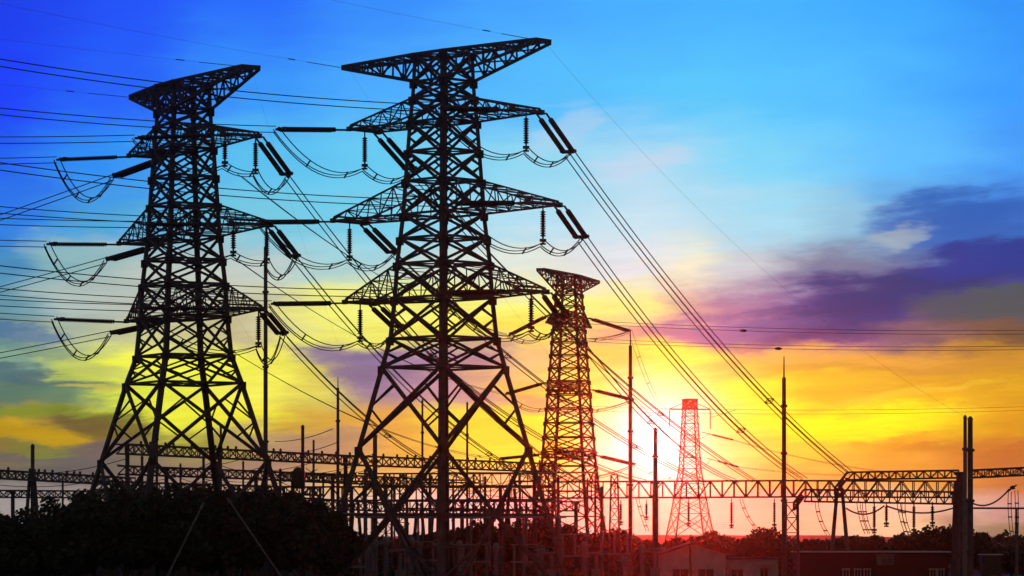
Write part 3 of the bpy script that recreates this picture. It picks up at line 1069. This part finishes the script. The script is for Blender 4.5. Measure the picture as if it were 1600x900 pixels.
gantry('lattice beam gantry level with the busbar behind the right half of the tallest pylon',
       [(at(560, 740, 480), at(866, 740, 480), 1.9, 1.5, 22)],
       [('lattice', X(630, 480), 480, zat(740, 480), 0.9, 1.4), ('lattice', X(745, 480), 480, zat(740, 480), 0.9, 1.4), ('pipe', X(835, 480), 480, zat(740, 480), 0.32)])
gantry('dense low lattice beam gantry just above the central trees',
       [(at(600, 783, 455), at(905, 784, 455), 1.2, 1.3, 30)],
       [('a', X(655, 455), 455, zat(784, 455), 1.1), ('pipe', X(722, 455), 455, zat(784, 455), 0.3), ('a', X(790, 455), 455, zat(784, 455), 1.1), ('pipe', X(900, 455), 455, zat(784, 455), 0.3)])
gantry('low lattice beam gantry between the tank and the left leg of the tallest pylon',
       [(at(432, 776, 440), at(600, 786, 452), 1.1, 1.2, 18)],
       [('pipe', X(500, 445), 445, zat(781, 445), 0.34), ('a', X(556, 449), 449, zat(784, 449), 1.1)])

gantry('lattice beam gantry studded with insulators just right of the tank on legs',
       [(at(436, 738, 470), at(700, 750, 500), 1.1, 1.2, 24)],
       [('pipe', X(520, 480), 480, zat(742, 480), 0.3), ('lattice', X(610, 490), 490, zat(746, 490), 0.9, 1.4)], knobs=True)
gantry('lattice beam gantry crossing low between the legs of the tallest pylon',
       [(at(612, 794, 462), at(860, 797, 470), 1.0, 1.2, 24)],
       [('a', X(680, 464), 464, zat(795, 464), 1.0), ('a', X(765, 467), 467, zat(796, 467), 1.0), ('pipe', X(845, 470), 470, zat(797, 470), 0.3)], knobs=True)

# pale stays in front of the dark trees
for lab, p, q in (('left', at(318, 786, 284), at(238, 948, 276)), ('right', at(355, 778, 284), at(470, 946, 276))):
    m = MB()
    m.tube([p, lerp(p, q, .5), q], 0.075, 6)
    m.turned(lerp(p, q, .02), lerp(p, q, .05), [(0, .08), (.2, .16), (.5, .08)], 8)
    for k_ in range(9):
        m.box(lerp(p, q, .1 + k_ * .095), (.2, .2, .12))
    tag(m.build('stay_cable', 'concrete'), f'pale stay cable slanting down to the {lab} before the dark left trees', 'stay cable', 'pale stay cables')


# tube busbars on posts
def busbar(label, p, q, posts, r=0.13, group='tube busbars'):
    root = empty('busbar', (p.x, p.y, 0), 0, label, 'busbar', group)
    o = V((p.x, p.y, 0))
    m = MB()
    m.tube([p - o, lerp(p, q, 0.5) - o - V((0, 0, .06)), q - o], r, 8)
    m.build('tube', 'paint', root)
    for t in posts:
        c = lerp(p, q, t) - o
        m = MB()
        m.turned((c.x, c.y, 0), (c.x, c.y, c.z - 1.9), [(0, .2), (c.z - 1.9, .16)], 8)
        m.box((c.x, c.y, c.z - 1.85), (.5, .5, .12))
        m.build('post', 'concrete', root)
        m = MB()
        m.discs((c.x, c.y, c.z - 1.8), (c.x, c.y, c.z - 0.1), 0.2, 0.16)
        m.build('post_insulator', 'greyins', root)


busbar('upper tube busbar behind the right leg of the tallest pylon', at(690, 739, 470), at(935, 738, 470), (0.02, 0.5, 0.98))
busbar('low tube busbar between the legs of the tallest pylon', at(500, 802, 415), at(705, 803, 415), (0.05, 0.35, 0.65, 0.95))
busbar('low tube busbar left of the slender reddish pylon', at(700, 781, 440), at(880, 783, 440), (0.05, 0.36, 0.68, 0.96))
busbar('lowest tube busbar in front of the central trees', at(555, 808, 408), at(885, 808, 404), (0.08, 0.3, 0.55, 0.8, 0.97))
busbar('level tube busbar running out of frame at the right edge', at(1521, 794, 420), at(1690, 793, 420), (0.4, 0.9))

# strain strings and droppers under the gantries
NEAR = ['below the glare of the sun', 'right of the sun']
for i, (px, y0, y1, d, where) in enumerate(((970, 781, 816, DM, 'beside the reddish pylon'), (1010, 781, 808, DM, 'left of the thick column under the sun'), (1076, 779, 818, DM, 'over the gable of the house'),
                                            (1143, 779, 821, DM, 'left of the round tree'), (1210, 779, 820, DM, 'right of the round tree'), (1366, 784, 828, 380, 'third bay from the right column'),
                                            (1385, 784, 818, 379, 'middle bay of the low right gantry'), (1428, 784, 828, 379, 'second bay from the right column'), (1457, 784, 817, 379, 'nearest the right column'),
                                            (740, 781, 806, DM + 4, 'left of the right pylon leg'), (772, 781, 810, DM + 4, 'between the central pylon legs'), (822, 781, 806, DM + 4, 'beside the right pylon leg'), (848, 781, 812, DM + 4, 'just right of the pylon leg'))):
    z0, z1 = zat(y0, d), zat(y1, d)
    hang_string(V((X(px, d), d, z0)), z0 - z1, f'upright insulator hanging from a gantry beam, {where}', 'gantry insulators', r=0.22)


def dropper(label, pts, gap=0.35):
    root = empty('dropper_wire', tuple(pts[0]), 0, label, 'dropper wire', 'dropper wires under the gantries')
    o = V(pts[0])
    P_ = []
    a, b, c = [V(p) - o for p in pts]
    for k in range(15):
        t = k / 14
        P_.append(a * (1 - t) ** 2 + b * 2 * t * (1 - t) + c * t * t)
    for s in (-1, 1):
        m = MB()
        m.tube([p + V((s * gap / 2, 0, 0)) for p in P_], 0.05)
        m.build('wire', 'wire', root)
    for k in (4, 8, 12):
        m = MB()
        m.bar(P_[k] - V((gap * .7, 0, 0)), P_[k] + V((gap * .7, 0, 0)), 0.14)
        m.build('spacer', 'steel', root)


for lab, a, b, c, d in (('right of the sun over the round tree', (1158, 779), (1164, 806), (1182, 826), DM), ('right of the tapered lattice column', (1276, 784), (1278, 812), (1294, 836), 380),
                        ('left one of two by the A-frame', (1341, 784), (1344, 812), (1354, 834), 380), ('right one of two by the A-frame', (1350, 784), (1350, 812), (1362, 834), 380),
                        ('in the middle of the right gantry', (1404, 784), (1407, 812), (1418, 838), 379), ('near the thick right column', (1412, 784), (1410, 815), (1424, 838), 379),
                        ('left one of two at the right edge', (1578, 768), (1576, 800), (1582, 842), 392), ('right one of two at the right edge', (1588, 766), (1590, 800), (1588, 844), 392),
                        ('under the sun left of the thick column', (996, 779), (1000, 800), (1012, 830), DM), ('beside the foot of the reddish pylon', (940, 779), (944, 805), (930, 830), DM)):
    dropper(f'twin dropper wire curving down, {lab}', [at(*a, d), at(*b, d), at(*c, d)])
for lab, p, q, sag, d in (('to the right edge string', (1519, 786), (1577, 764), 0.9, 392), ('between the right columns', (1322, 794), (1382, 790), 0.8, 380), ('left of the thick right column', (1384, 790), (1492, 793), 0.7, 380)):
    m = MB()
    m.tube(wire_pts(at(*p, d), at(*q, d), sag), 0.09, 6)
    tag(m.build('slack_cable', 'wire'), f'thick slack cable slung {lab}', 'cable', 'slack cables at right')
strain_string(at(1588, 758, 392), at(1574, 768, 392), 'short insulator pair under the high right gantry beam', 'gantry insulators', gap=0.4, r=0.26, link=.3)


# slack lines criss-crossing the switchyard
for i, (xa, ya, xb, yb, d0, d1, sg, where) in enumerate((
        (0, 740, 200, 716, 405, 400, .7, 'left of the pylon behind the trees, upper'), (0, 758, 190, 742, 420, 430, .7, 'left of the pylon behind the trees, lower'),
        (430, 690, 520, 670, 440, 430, .4, 'between the two large pylons, upper'), (430, 712, 530, 690, 440, 432, .4, 'between the two large pylons, lower'),
        (430, 742, 560, 726, 440, 450, .5, 'between the two large pylons, lowest'), (200, 762, 420, 726, 425, 440, .8, 'across the legs of the pylon behind the trees'),
        (540, 745, 690, 735, 452, 460, .6, 'inside the tallest pylon, upper'), (560, 775, 690, 752, 430, 450, .6, 'inside the tallest pylon, middle'),
        (700, 765, 860, 757, 430, 470, .5, 'inside the tallest pylon, right'), (700, 792, 850, 790, 430, 430, .4, 'inside the tallest pylon, low'),
        (1520, 745, 1600, 738, 396, 392, .3, 'under the high beam at the right edge'), (1110, 652, 1150, 640, 700, 690, .1, 'right of the far pylon'))):
    m = MB()
    m.tube(wire_pts(at(xa, ya, d0), at(xb, yb, d1), sg), 0.055)
    tag(m.build('switchyard_wire', 'wire'), f'slack switchyard wire {where}', 'wire', 'slack switchyard wires')
for i in range(26):
    lf = i < 16
    xa = (150 + 22 * i if lf else 560 + 22 * (i - 16)) + rnd.uniform(-10, 10)
    ya, yb = (rnd.uniform(700, 764), rnd.uniform(706, 768)) if lf else (rnd.uniform(742, 800), rnd.uniform(745, 805))
    m = MB()
    m.tube(wire_pts(at(xa, ya, 425 + rnd.uniform(-15, 15)), at(xa + rnd.uniform(60, 180), yb, 440 + rnd.uniform(-15, 15)), rnd.uniform(.3, .9)), 0.05)
    where = 'between the left and centre pylons' if lf else 'behind the tallest pylon'
    tag(m.build('switchyard_wire', 'wire'), f'thin slack wire in the tangle of gantries {where}', 'wire', f'tangled wires {where}')


# ------------------------------------------------------------------ lightning masts and poles
def mast(label, px, ytop, d, r, rod=None, mat='steel', base=0.0, rings=3):
    x = X(px, d)
    zt = zat(ytop, d)
    root = empty('lightning_mast', (x, d, 0), 0, label, 'mast', 'slender switchyard masts')
    m = MB()
    prof = [(0, r)]
    for k in range(rings):
        t = (k + 1) / (rings + 0.6)
        prof += [(zt * t - 0.01, r * (1 - 0.2 * k / rings)), (zt * t + 0.01, r * (1 - 0.2 * (k + 1) / rings))]
    prof.append((zt, r * 0.78))
    m.turned((0, 0, 0), (0, 0, zt), prof, 12)
    m.build('shaft', mat, root)
    for k in range(rings):
        t = (k + 1) / (rings + 0.6)
        m = MB()
        m.turned((0, 0, zt * t - 0.14), (0, 0, zt * t + 0.14), [(0, r * 1.1), (0.04, r * 1.38), (0.24, r * 1.38), (0.28, r * 1.1)], 12)
        m.build('flange', mat, root)
    if rod:
        m = MB()
        zr = zat(rod, d)
        m.turned((0, 0, zt - 0.2), (0, 0, zr), [(0, r * 0.34), (zr - zt, r * 0.2), (zr - zt + 0.2, 0.02)], 8)
        m.build('rod', mat, root)
    else:
        m = MB()
        m.turned((0, 0, zt), (0, 0, zt + 0.35), [(0, r * 0.9), (0.12, r * 0.9), (0.35, r * 0.3)], 12)
        m.build('cap', mat, root)
    return root


mast('tall dark mast with a thin rod just right of the pylon behind the trees', 415, 386, 395, 0.27, 352, rings=4)
mast('thin mast between the two large pylons', 528, 606, 430, 0.22, 588)
mast('short dark mast beside the tank on tall legs', 473, 668, 438, 0.26)
mast('dark mast inside the left leg of the tallest pylon', 586, 682, 432, 0.34)
mast('lone dark mast standing near the left edge', 51, 698, 425, 0.3)
mast('tall mast with a thin rod just left of the sun', 985, 540, 390, 0.25, 515, rings=4)
mast('short thick mast standing in the glare of the sun', 1024, 672, 418, 0.3)
mast('tall mast with a long rod right of the far pylon', 1225, 590, 372, 0.27, 556, rings=4)
mast('grey mast, left of the close pair at far right', 1508, 654, 336, 0.22, mat='paint')
mast('thick black mast, right of the close pair at far right', 1516, 656, 332, 0.31)
mast('faint far mast between the two large pylons', 490, 690, 620, 0.24)
mast('thin mast inside the left legs of the pylon behind the trees', 245, 640, 420, 0.18)
mast('thin mast inside the right legs of the pylon behind the trees', 345, 668, 425, 0.18)
mast('thin mast inside the tallest pylon left of its centre leg', 660, 628, 440, 0.16)
mast('second thin mast inside the tallest pylon right of its centre leg', 730, 632, 440, 0.16)

for i, (px, y, d_) in enumerate(((505, 742, 450), (548, 752, 462), (571, 736, 470), (612, 748, 440), (636, 760, 436), (672, 744, 462), (708, 752, 438), (758, 748, 445), (782, 762, 436), (812, 742, 470), (836, 758, 440), (872, 748, 452), (918, 752, 446), (940, 764, 436))):
    mast('thin dark post among the gantries behind the tallest pylon', px, y, d_, 0.17 + 0.05 * (i % 3), rings=1)['group'] = 'posts among the gantries'
for i, (px, y, d_) in enumerate(((98, 752, 440), (222, 716, 430), (282, 728, 440), (318, 712, 430), (380, 724, 445), (438, 736, 440), (456, 752, 450))):
    mast('thin dark post among the gantries behind the left pylon', px, y, d_, 0.17 + 0.05 * (i % 2), rings=1)['group'] = 'posts among the left gantries'

# tank on tall legs
d = 396.0
tk = empty('tank_on_legs', (X(466, d), d, 0), 0, 'dark boxy tank on tall legs right of the pylon behind the trees', 'tank')
zb = zat(764, d)
m = MB()
m.box((0, 0, zb + 1.05), (1.5, 1.4, 2.0))
m.turned((0, 0, zb + 2.05), (0, 0, zb + 2.5), [(0, .6), (.25, .55), (.45, .2)], 10)
for k in range(5):
    m.box((-0.6 + k * 0.3, -0.78, zb + 1.0), (0.08, 0.2, 1.6))
m.build('tank', 'green', tk)
for s in (-1, 1):
    m = MB()
    m.bar((s * 0.55, 0, 0), (s * 0.55, 0, zb + 0.05), 0.2)
    m.build('leg', 'steel', tk)
m = MB()
m.bar((-0.55, 0, zb * 0.7), (0.55, 0, zb * 0.85), 0.1)
m.bar((0.55, 0.02, zb * 0.7), (-0.55, 0.02, zb * 0.85), 0.1)
m.build('brace', 'steel', tk)


# ------------------------------------------------------------------ switchgear at ground level
def current_transformer(px, d, zt, label):
    root = empty('current_transformer', (X(px, d), d, 0), 0, label, 'switchgear', 'ribbed switchgear columns')
    m = MB()
    m.turned((0, 0, 0), (0, 0, zt * 0.38), [(0, .24), (zt * .38, .2)], 10)
    m.box((0, 0, zt * 0.38 + .15), (.7, .7, .3))
    m.build('pedestal', 'concrete', root)
    m = MB()
    m.discs((0, 0, zt * 0.38 + .3), (0, 0, zt - 0.9), 0.3, 0.2)
    m.build('post_insulator', 'greyins', root)
    m = MB()
    m.turned((0, 0, zt - 0.95), (0, 0, zt), [(0, .3), (.15, .36), (.6, .36), (.85, .26), (.95, .1)], 12)
    m.build('head_tank', 'paint', root)
    m = MB()
    m.bar((-0.75, 0, zt - 0.5), (0.75, 0, zt - 0.5), 0.14)
    m.build('terminal', 'paint', root)


def disconnector(px, d, zt, wid, label):
    root = empty('disconnect_switch', (X(px, d), d, 0), 0, label, 'switchgear', 'disconnect switches')
    zc = zt * 0.62
    for s in (-1, 1):
        m = MB()
        m.turned((s * wid / 2, 0, 0), (s * wid / 2, 0, zc), [(0, .22), (zc, .17)], 10)
        m.build('post', 'concrete', root)
    m = MB()
    m.box((0, 0, zc + .12), (wid + 0.8, .35, .22))
    m.build('crossbeam', 'paint', root)
    for s in (-1, 0, 1):
        m = MB()
        m.discs((s * wid / 2, 0, zc + .24), (s * wid / 2, 0, zt - .15), .19, .15)
        m.build('post_insulator', 'greyins', root)
    m = MB()
    m.bar((-wid / 2 - .4, 0, zt - .08), (wid / 2, 0, zt - .02), .12)
    m.bar((wid / 2, 0, zt - .05), (wid / 2 + .5, 0, zt + .35), .1)
    m.build('blade', 'paint', root)


def breaker(px, d, zt, label):
    root = empty('circuit_breaker', (X(px, d), d, 0), 0, label, 'switchgear', 'circuit breakers')
    m = MB()
    for s in (-1, 1):
        m.bar((s * .45, 0, 0), (s * .35, 0, zt * .3), .16)
    m.build('stand', 'steel', root)
    m = MB()
    m.box((0, -.05, zt * .3 + .7), (1.05, .8, 1.4))
    m.box((0, -.47, zt * .3 + .7), (.8, .03, 1.15))
    m.build('cabinet', 'paint', root)
    m = MB()
    m.discs((0, 0, zt * .3 + 1.4), (0, 0, zt - .35), .25, .18)
    m.build('post_insulator', 'greyins', root)
    m = MB()
    m.discs((-1.1, 0, zt - .2), (1.1, 0, zt - .05), .2, .16)
    m.build('interrupter', 'greyins', root)


PLACE = ['behind the left leg of the tallest pylon', 'left of the centre leg of the tallest pylon', 'right of the centre leg of the tallest pylon', 'behind the right leg of the tallest pylon',
         'under the slender reddish pylon', 'left of the pale gabled house']
for i, (px, d, y, kind, w_) in enumerate(((574, 372, 850, 'ct', 'leftmost of the row'), (586, 360, 842, 'ct', 'tall, behind the left leg of the tallest pylon'), (603, 366, 838, 'ct', 'just right of the left leg of the tallest pylon'),
                                         (625, 350, 858, 'br', 'with pale cabinet near the left pylon leg'), (643, 372, 838, 'ct', 'midway between left and centre pylon legs'), (658, 376, 846, 'ds', 'left of the centre pylon leg'),
                                         (692, 372, 848, 'br', 'at the centre leg of the tallest pylon'), (718, 368, 844, 'ct', 'right of the centre pylon leg'), (742, 380, 850, 'ds', 'between centre and right pylon legs'),
                                         (775, 372, 848, 'ct', 'left of the right pylon leg'), (822, 376, 850, 'ds', 'under the right pylon leg'), (846, 366, 852, 'ct', 'just right of the right pylon leg'),
                                         (862, 372, 862, 'br', 'left of the reddish pylon foot'), (898, 372, 834, 'ds', 'tall, under the reddish pylon'), (912, 362, 846, 'ct', 'under the reddish pylon'),
                                         (932, 372, 862, 'br', 'right of the reddish pylon foot'), (960, 366, 828, 'ds', 'tall, left of the mast beside the sun'), (976, 356, 868, 'ct', 'at the foot of the mast beside the sun'),
                                         (1003, 362, 850, 'ct', 'between the mast and the gabled house'), (1024, 370, 856, 'br', 'at the left corner of the gabled house'), 
                                         (545, 372, 862, 'ds', 'at the right end of the tree mass'))):
    zt = zat(y, d)
    if kind == 'ct':
        current_transformer(px, d, zt, f'ribbed grey switchgear column, {w_}')
    elif kind == 'br':
        breaker(px, d, zt, f'circuit breaker, {w_}')
    else:
        disconnector(px, d, zt, 2.6, f'disconnect switch on two posts, {w_}')


# ------------------------------------------------------------------ buildings
def window(m_parent, c, w, h, d=0.12):
    m = MB()
    for s in (-1, 1):
        m.box(c + V((s * w / 2, 0, 0)), (.1, d, h + .1))
        m.box(c + V((0, -0.003, s * h / 2)), (w + .24, d, .1))
    m.box(c + V((0, 0.002, 0)), (.06, d, h - .1))
    f = m.build('window', 'frame', m_parent)
    m = MB()
    m.box(c + V((0, d * 0.3, 0)), (w - .08, .03, h - .08))
    m.build('pane', 'pane', f)


dH = 420.0
xl, xr = X(1036, dH), X(1134, dH)
zr, ze = zat(851, dH), zat(866, dH)
xc = (xl + xr) / 2
hs = empty('gabled_house', (xc, dH, 0), 0, 'small pale gabled house with two dark windows below the sun', 'house')
hw, dl = (xr - xl) / 2, 13.0
m = MB()
m.add([V((-hw, 0, 0)), V((hw, 0, 0)), V((hw, 0, ze)), V((0, 0, zr)), V((-hw, 0, ze)), V((-hw, dl, 0)), V((hw, dl, 0)), V((hw, dl, ze)), V((0, dl, zr)), V((-hw, dl, ze))],
      [(0, 1, 2, 3, 4), (9, 8, 7, 6, 5), (0, 4, 9, 5), (1, 6, 7, 2)])
m.build('wall', 'wall', hs)
m = MB()
th = 0.22
for s in (-1, 1):
    e0, r0 = V((s * (hw + .55), -.5, ze - .12)), V((0, -.5, zr + .12))
    sl = V((0, 0, th))
    vs = [e0, r0, r0 + sl, e0 + sl]
    vs += [v + V((0, dl + 1.0, 0)) for v in vs]
    m.add(vs, [(0, 1, 2, 3), (7, 6, 5, 4), (0, 4, 5, 1), (3, 2, 6, 7), (0, 3, 7, 4), (1, 5, 6, 2)])
m.build('roof', 'roof', hs)
for px in (1063, 1103):
    window(hs, V((X(px, dH) - xc, -.03, zat(897, dH))), 1.95, 1.3)
m = MB()
m.turned((X(1079, dH) - xc, -.25, 0), (X(1079, dH) - xc, -.25, ze + .5), [(0, .14), (ze + .5, .14)], 8)
m.tube([(X(1079, dH) - xc, -.25, ze + .4), (X(1079, dH) - xc, -.5, zr + 0.4), (X(1079, dH) - xc, -.5, zr + 1.2)], .13, 8)
m.build('pipe', 'steel', hs)

dA = 428.0
xa0, xa1 = X(1139, dA), X(1216, dA)
an = empty('flat_roofed_annex', ((xa0 + xa1) / 2, dA, 0), 0, 'low flat roofed annex with white framed window beside the gabled house', 'building')
aw, zA = (xa1 - xa0), zat(874, dA)
m = MB()
m.box((0, 3.5, zA / 2), (aw, 7, zA))
m.build('wall', 'wall', an)
m = MB()
m.box((0, 3.3, zA + .12), (aw + .6, 7.8, .24))
m.build('roof', 'roof', an)
window(an, V((X(1194, dA) - (xa0 + xa1) / 2, -.03, zat(895, dA))), 1.0, 1.2)
window(an, V((X(1152, dA) - (xa0 + xa1) / 2, -.03, zat(897, dA))), 1.5, 1.2)
m = MB()
m.box((X(1196, dA) - (xa0 + xa1) / 2, -.6, zA - .55), (2.2, 1.2, .1))
m.build('canopy', 'frame', an)

dB = 392.0
xb0, xb1 = X(1248, dB), X(1482, dB)
bx_ = (xb0 + xb1) / 2
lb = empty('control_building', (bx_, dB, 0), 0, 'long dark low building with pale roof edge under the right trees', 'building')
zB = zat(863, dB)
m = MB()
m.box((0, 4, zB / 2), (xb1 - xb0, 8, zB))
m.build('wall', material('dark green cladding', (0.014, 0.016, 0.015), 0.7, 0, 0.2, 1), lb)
m = MB()
m.box((0, 3.9, zB + .05), (xb1 - xb0 + .5, 8.6, .14))
m.build('roof', 'frame', lb)
for px in (1322, 1340, 1355, 1458, 1470):
    window(lb, V((X(px, dB) - bx_, -.03, zat(896, dB))), .7, 1.0)
m = MB()
m.box((X(1382, dB) - bx_, -.5, zat(876, dB)), (1.9, .9, 1.0))
m.box((X(1382, dB) - bx_, -.5, zat(867, dB)), (2.1, 1.1, .12))
m.build('vent_box', 'paint', lb)
m = MB()
for k in range(6):
    m.box((X(1377 + k * 3, dB) - bx_, -.96, zat(877, dB)), (.1, .04, .8))
m.build('louver', 'steel', lb)

dS = 380.0
sh = empty('small_shed', (X(1550, dS), dS, 0), 0, 'small dark shed with a pale roof edge at bottom right', 'shed')
m = MB()
m.box((0, 1.2, zat(868, dS) / 2), (2.1, 2.4, zat(868, dS)))
m.build('wall', 'green', sh)
m = MB()
m.box((0, 1.2, zat(867, dS) + .04), (2.4, 2.8, .12))
m.build('roof', 'frame', sh)
m = MB()
m.box((0.2, -.03, 1.05), (.9, .06, 2.0))
m.build('door', 'steel', sh)


# ------------------------------------------------------------------ trees
def tree(px, ytop, d, wpx, label, group, seed, name='broadleaf_tree', zb=0.0, nleaf=3600):
    r_ = random.Random(seed)
    x = X(px, d)
    zt = zat(ytop, d)
    R = wpx / F * d / 2
    h = zt - zb
    root = empty(name, (x, d, zb), 0, label, 'tree', group)
    m = MB()
    bend = r_.uniform(-.3, .3)
    m.turned((0, 0, -0.2), (bend, 0, h * .55), [(0, .34), (.5, .26), (h * .3, .2), (h * .55, .13)], 8)
    lobes = []
    nl = 9
    for k in range(nl):
        a = 2 * math.pi * k / nl + r_.uniform(-.4, .4)
        rr = R * r_.uniform(.3, .72)
        zz = h * r_.uniform(.42, .8)
        c = V((math.cos(a) * rr, math.sin(a) * rr, zz))
        lobes.append((c, R * r_.uniform(.34, .52)))
        m.tube([(bend * .5, 0, h * r_.uniform(.25, .45)), c * .6 + V((0, 0, zz * .3)), c], .07, 5)
    lobes.append((V((bend, 0, h - R * .42)), R * .46))
    lobes.append((V((0, 0, h * .55)), R * .6))
    m.build('trunk', 'bark', root)
    vs, fs = [], []
    for k in range(nleaf):
        c, lr = r_.choice(lobes)
        v = V((r_.gauss(0, 1), r_.gauss(0, 1), r_.gauss(0, 1)))
        v = v.normalized() * lr * (r_.random() ** .4) * (1.0 + 0.25 * mnoise.noise(V((k * .37, seed, 0))))
        p = c + V((v.x, v.y, v.z * .85))
        if p.z < .3:
            continue
        if p.z > h:
            p.z = h - r_.random() * .3
        s = r_.uniform(.15, .34)
        n = V((r_.gauss(0, 1), r_.gauss(0, 1), r_.gauss(0, 1))).normalized()
        u = n.orthogonal().normalized() * s
        w = n.cross(u).normalized() * s * .75
        o = len(vs)
        vs += [p - u, p - w * .9, p + u * 1.1, p + w]
        fs.append((o, o + 1, o + 2, o + 3))
    mm = MB()
    mm.v, mm.f = vs, fs
    mm.build('crown', 'leaf', root)


LEFT = [(-18, 804, 100, 'at the left edge, half out of frame'), (38, 808, 84, 'under the lone mast'), (84, 789, 92, 'second right of the lone mast'), (128, 777, 92, 'below the left leg of the pylon'), (176, 770, 96, 'right of the left pylon leg'),
        (226, 768, 96, 'between left and inner pylon legs'), (274, 766, 96, 'behind the inner pylon legs'), (322, 768, 96, 'right of the inner pylon legs'), (368, 771, 92, 'left of the right pylon leg'), (412, 774, 92, 'below the tall mast'),
        (452, 782, 82, 'below the tank on legs'), (492, 797, 78, 'sloping down from the tank'), (528, 822, 70, 'lowest at the right end of the mass')]
for i, (px, y, w_, lab) in enumerate(LEFT):
    tree(px, y - 15, 352 + (i % 3) * 4, w_ * 1.12, f'dark tree of the left mass {lab}', 'dense trees of the dark left mass', 100 + i)
    if i < 12:
        tree(px + 22, y - 1, 294 + (i % 2) * 4, w_ * 1.2, f'front left mass tree before the one {lab}', 'dense trees of the dark left mass', 300 + i, nleaf=6500)
MID = [(596, 846, 60, 'right of the left leg of the tallest pylon'), (648, 832, 76, 'left of the centre pylon leg'), (698, 822, 84, 'behind the centre pylon leg'), (748, 811, 84, 'right of the centre pylon leg'), (800, 813, 80, 'between centre and right pylon legs'),
       (846, 806, 78, 'behind the right pylon leg'), (886, 818, 70, 'behind the reddish pylon foot'), (930, 832, 66, 'right of the reddish pylon foot'), (966, 823, 72, 'by the mast beside the sun'), (1012, 842, 62, 'left of the gabled house')]
for i, (px, y, w_, lab) in enumerate(MID):
    tree(px, y, 446 + (i % 3) * 4, w_, f'dark tree of the middle row, {lab}', 'trees behind the switchgear', 500 + i)
RIGHT = [(1060, 838, 60, 'behind the house roof, left'), (1110, 842, 60, 'behind the house roof, right'), (1183, 823, 100, 'round and largest beside the house'), (1226, 844, 60, 'behind the tapered lattice column'), (1272, 841, 70, 'right of the tapered column'), (1318, 836, 74, 'behind the A-frame'),
         (1366, 834, 78, 'above the vent box'), (1412, 832, 78, 'left of the tall clump'), (1456, 820, 84, 'left half of the tall clump'), (1500, 812, 88, 'top of the tall clump behind the thick column'), (1536, 830, 60, 'right shoulder of the tall clump'), (1580, 852, 80, 'low at the right edge'), (1625, 846, 80, 'outermost at right')]
for i, (px, y, w_, lab) in enumerate(RIGHT):
    tree(px, y, 448 + (i % 3) * 5, w_, f'dark tree of the right row, {lab}', 'trees at right', 700 + i)

# low scrub under the switchgear and the far wooded skyline
def scrub(name, px0, px1, d0, d1, hfun, n, size):
    vs, fs = [], []
    for k in range(n):
        d_ = rnd.uniform(d0, d1)
        px = rnd.uniform(px0, px1)
        x = X(px, d_)
        h = hfun(px)
        p = V((x, d_, 0.05 + h * rnd.random() ** 0.8))
        nrm = V((rnd.gauss(0, 1), rnd.gauss(0, 1), rnd.gauss(0, 1))).normalized()
        sz = size * rnd.uniform(.6, 1.3)
        u = nrm.orthogonal().normalized() * sz
        w = nrm.cross(u).normalized() * sz * .75
        o = len(vs)
        vs += [p - u, p - w * .9, p + u * 1.1, p + w]
        fs.append((o, o + 1, o + 2, o + 3))
    mm = MB()
    mm.v, mm.f = vs, fs
    tag(mm.build(name, 'leaf'), kind='stuff')


scrub('undergrowth', 440, 1260, 432, 444, lambda px: 2.6 + 1.3 * mnoise.noise(V((px * .02, 0, 5))), 9000, .3)
scrub('far_woods', -60, 1680, 600, 640, lambda px: 5.6 + 2.2 * mnoise.noise(V((px * .013, 0, 8))) + 1.0 * mnoise.noise(V((px * .05, 0, 2))), 16000, .5)

# ------------------------------------------------------------------ evening haze
m = MB()
m.box((0, 2000, 24.2), (3200, 4900, 50.6))
hz = m.build('haze', 'pane')
hm = bpy.data.materials.new('haze air')
hm.use_nodes = True
t = hm.node_tree
for n in list(t.nodes):
    if n.type != 'OUTPUT_MATERIAL':
        t.nodes.remove(n)
pv = t.nodes.new('ShaderNodeVolumePrincipled')
pv.inputs['Color'].default_value = (0.95, 0.93, 0.92, 1)
pv.inputs['Density'].default_value = 4.0e-5
pv.inputs['Anisotropy'].default_value = 0.976
t.links.new(pv.outputs[0], [n for n in t.nodes if n.type == 'OUTPUT_MATERIAL'][0].inputs['Volume'])
hz.data.materials.clear()
hz.data.materials.append(hm)
tag(hz, kind='stuff')
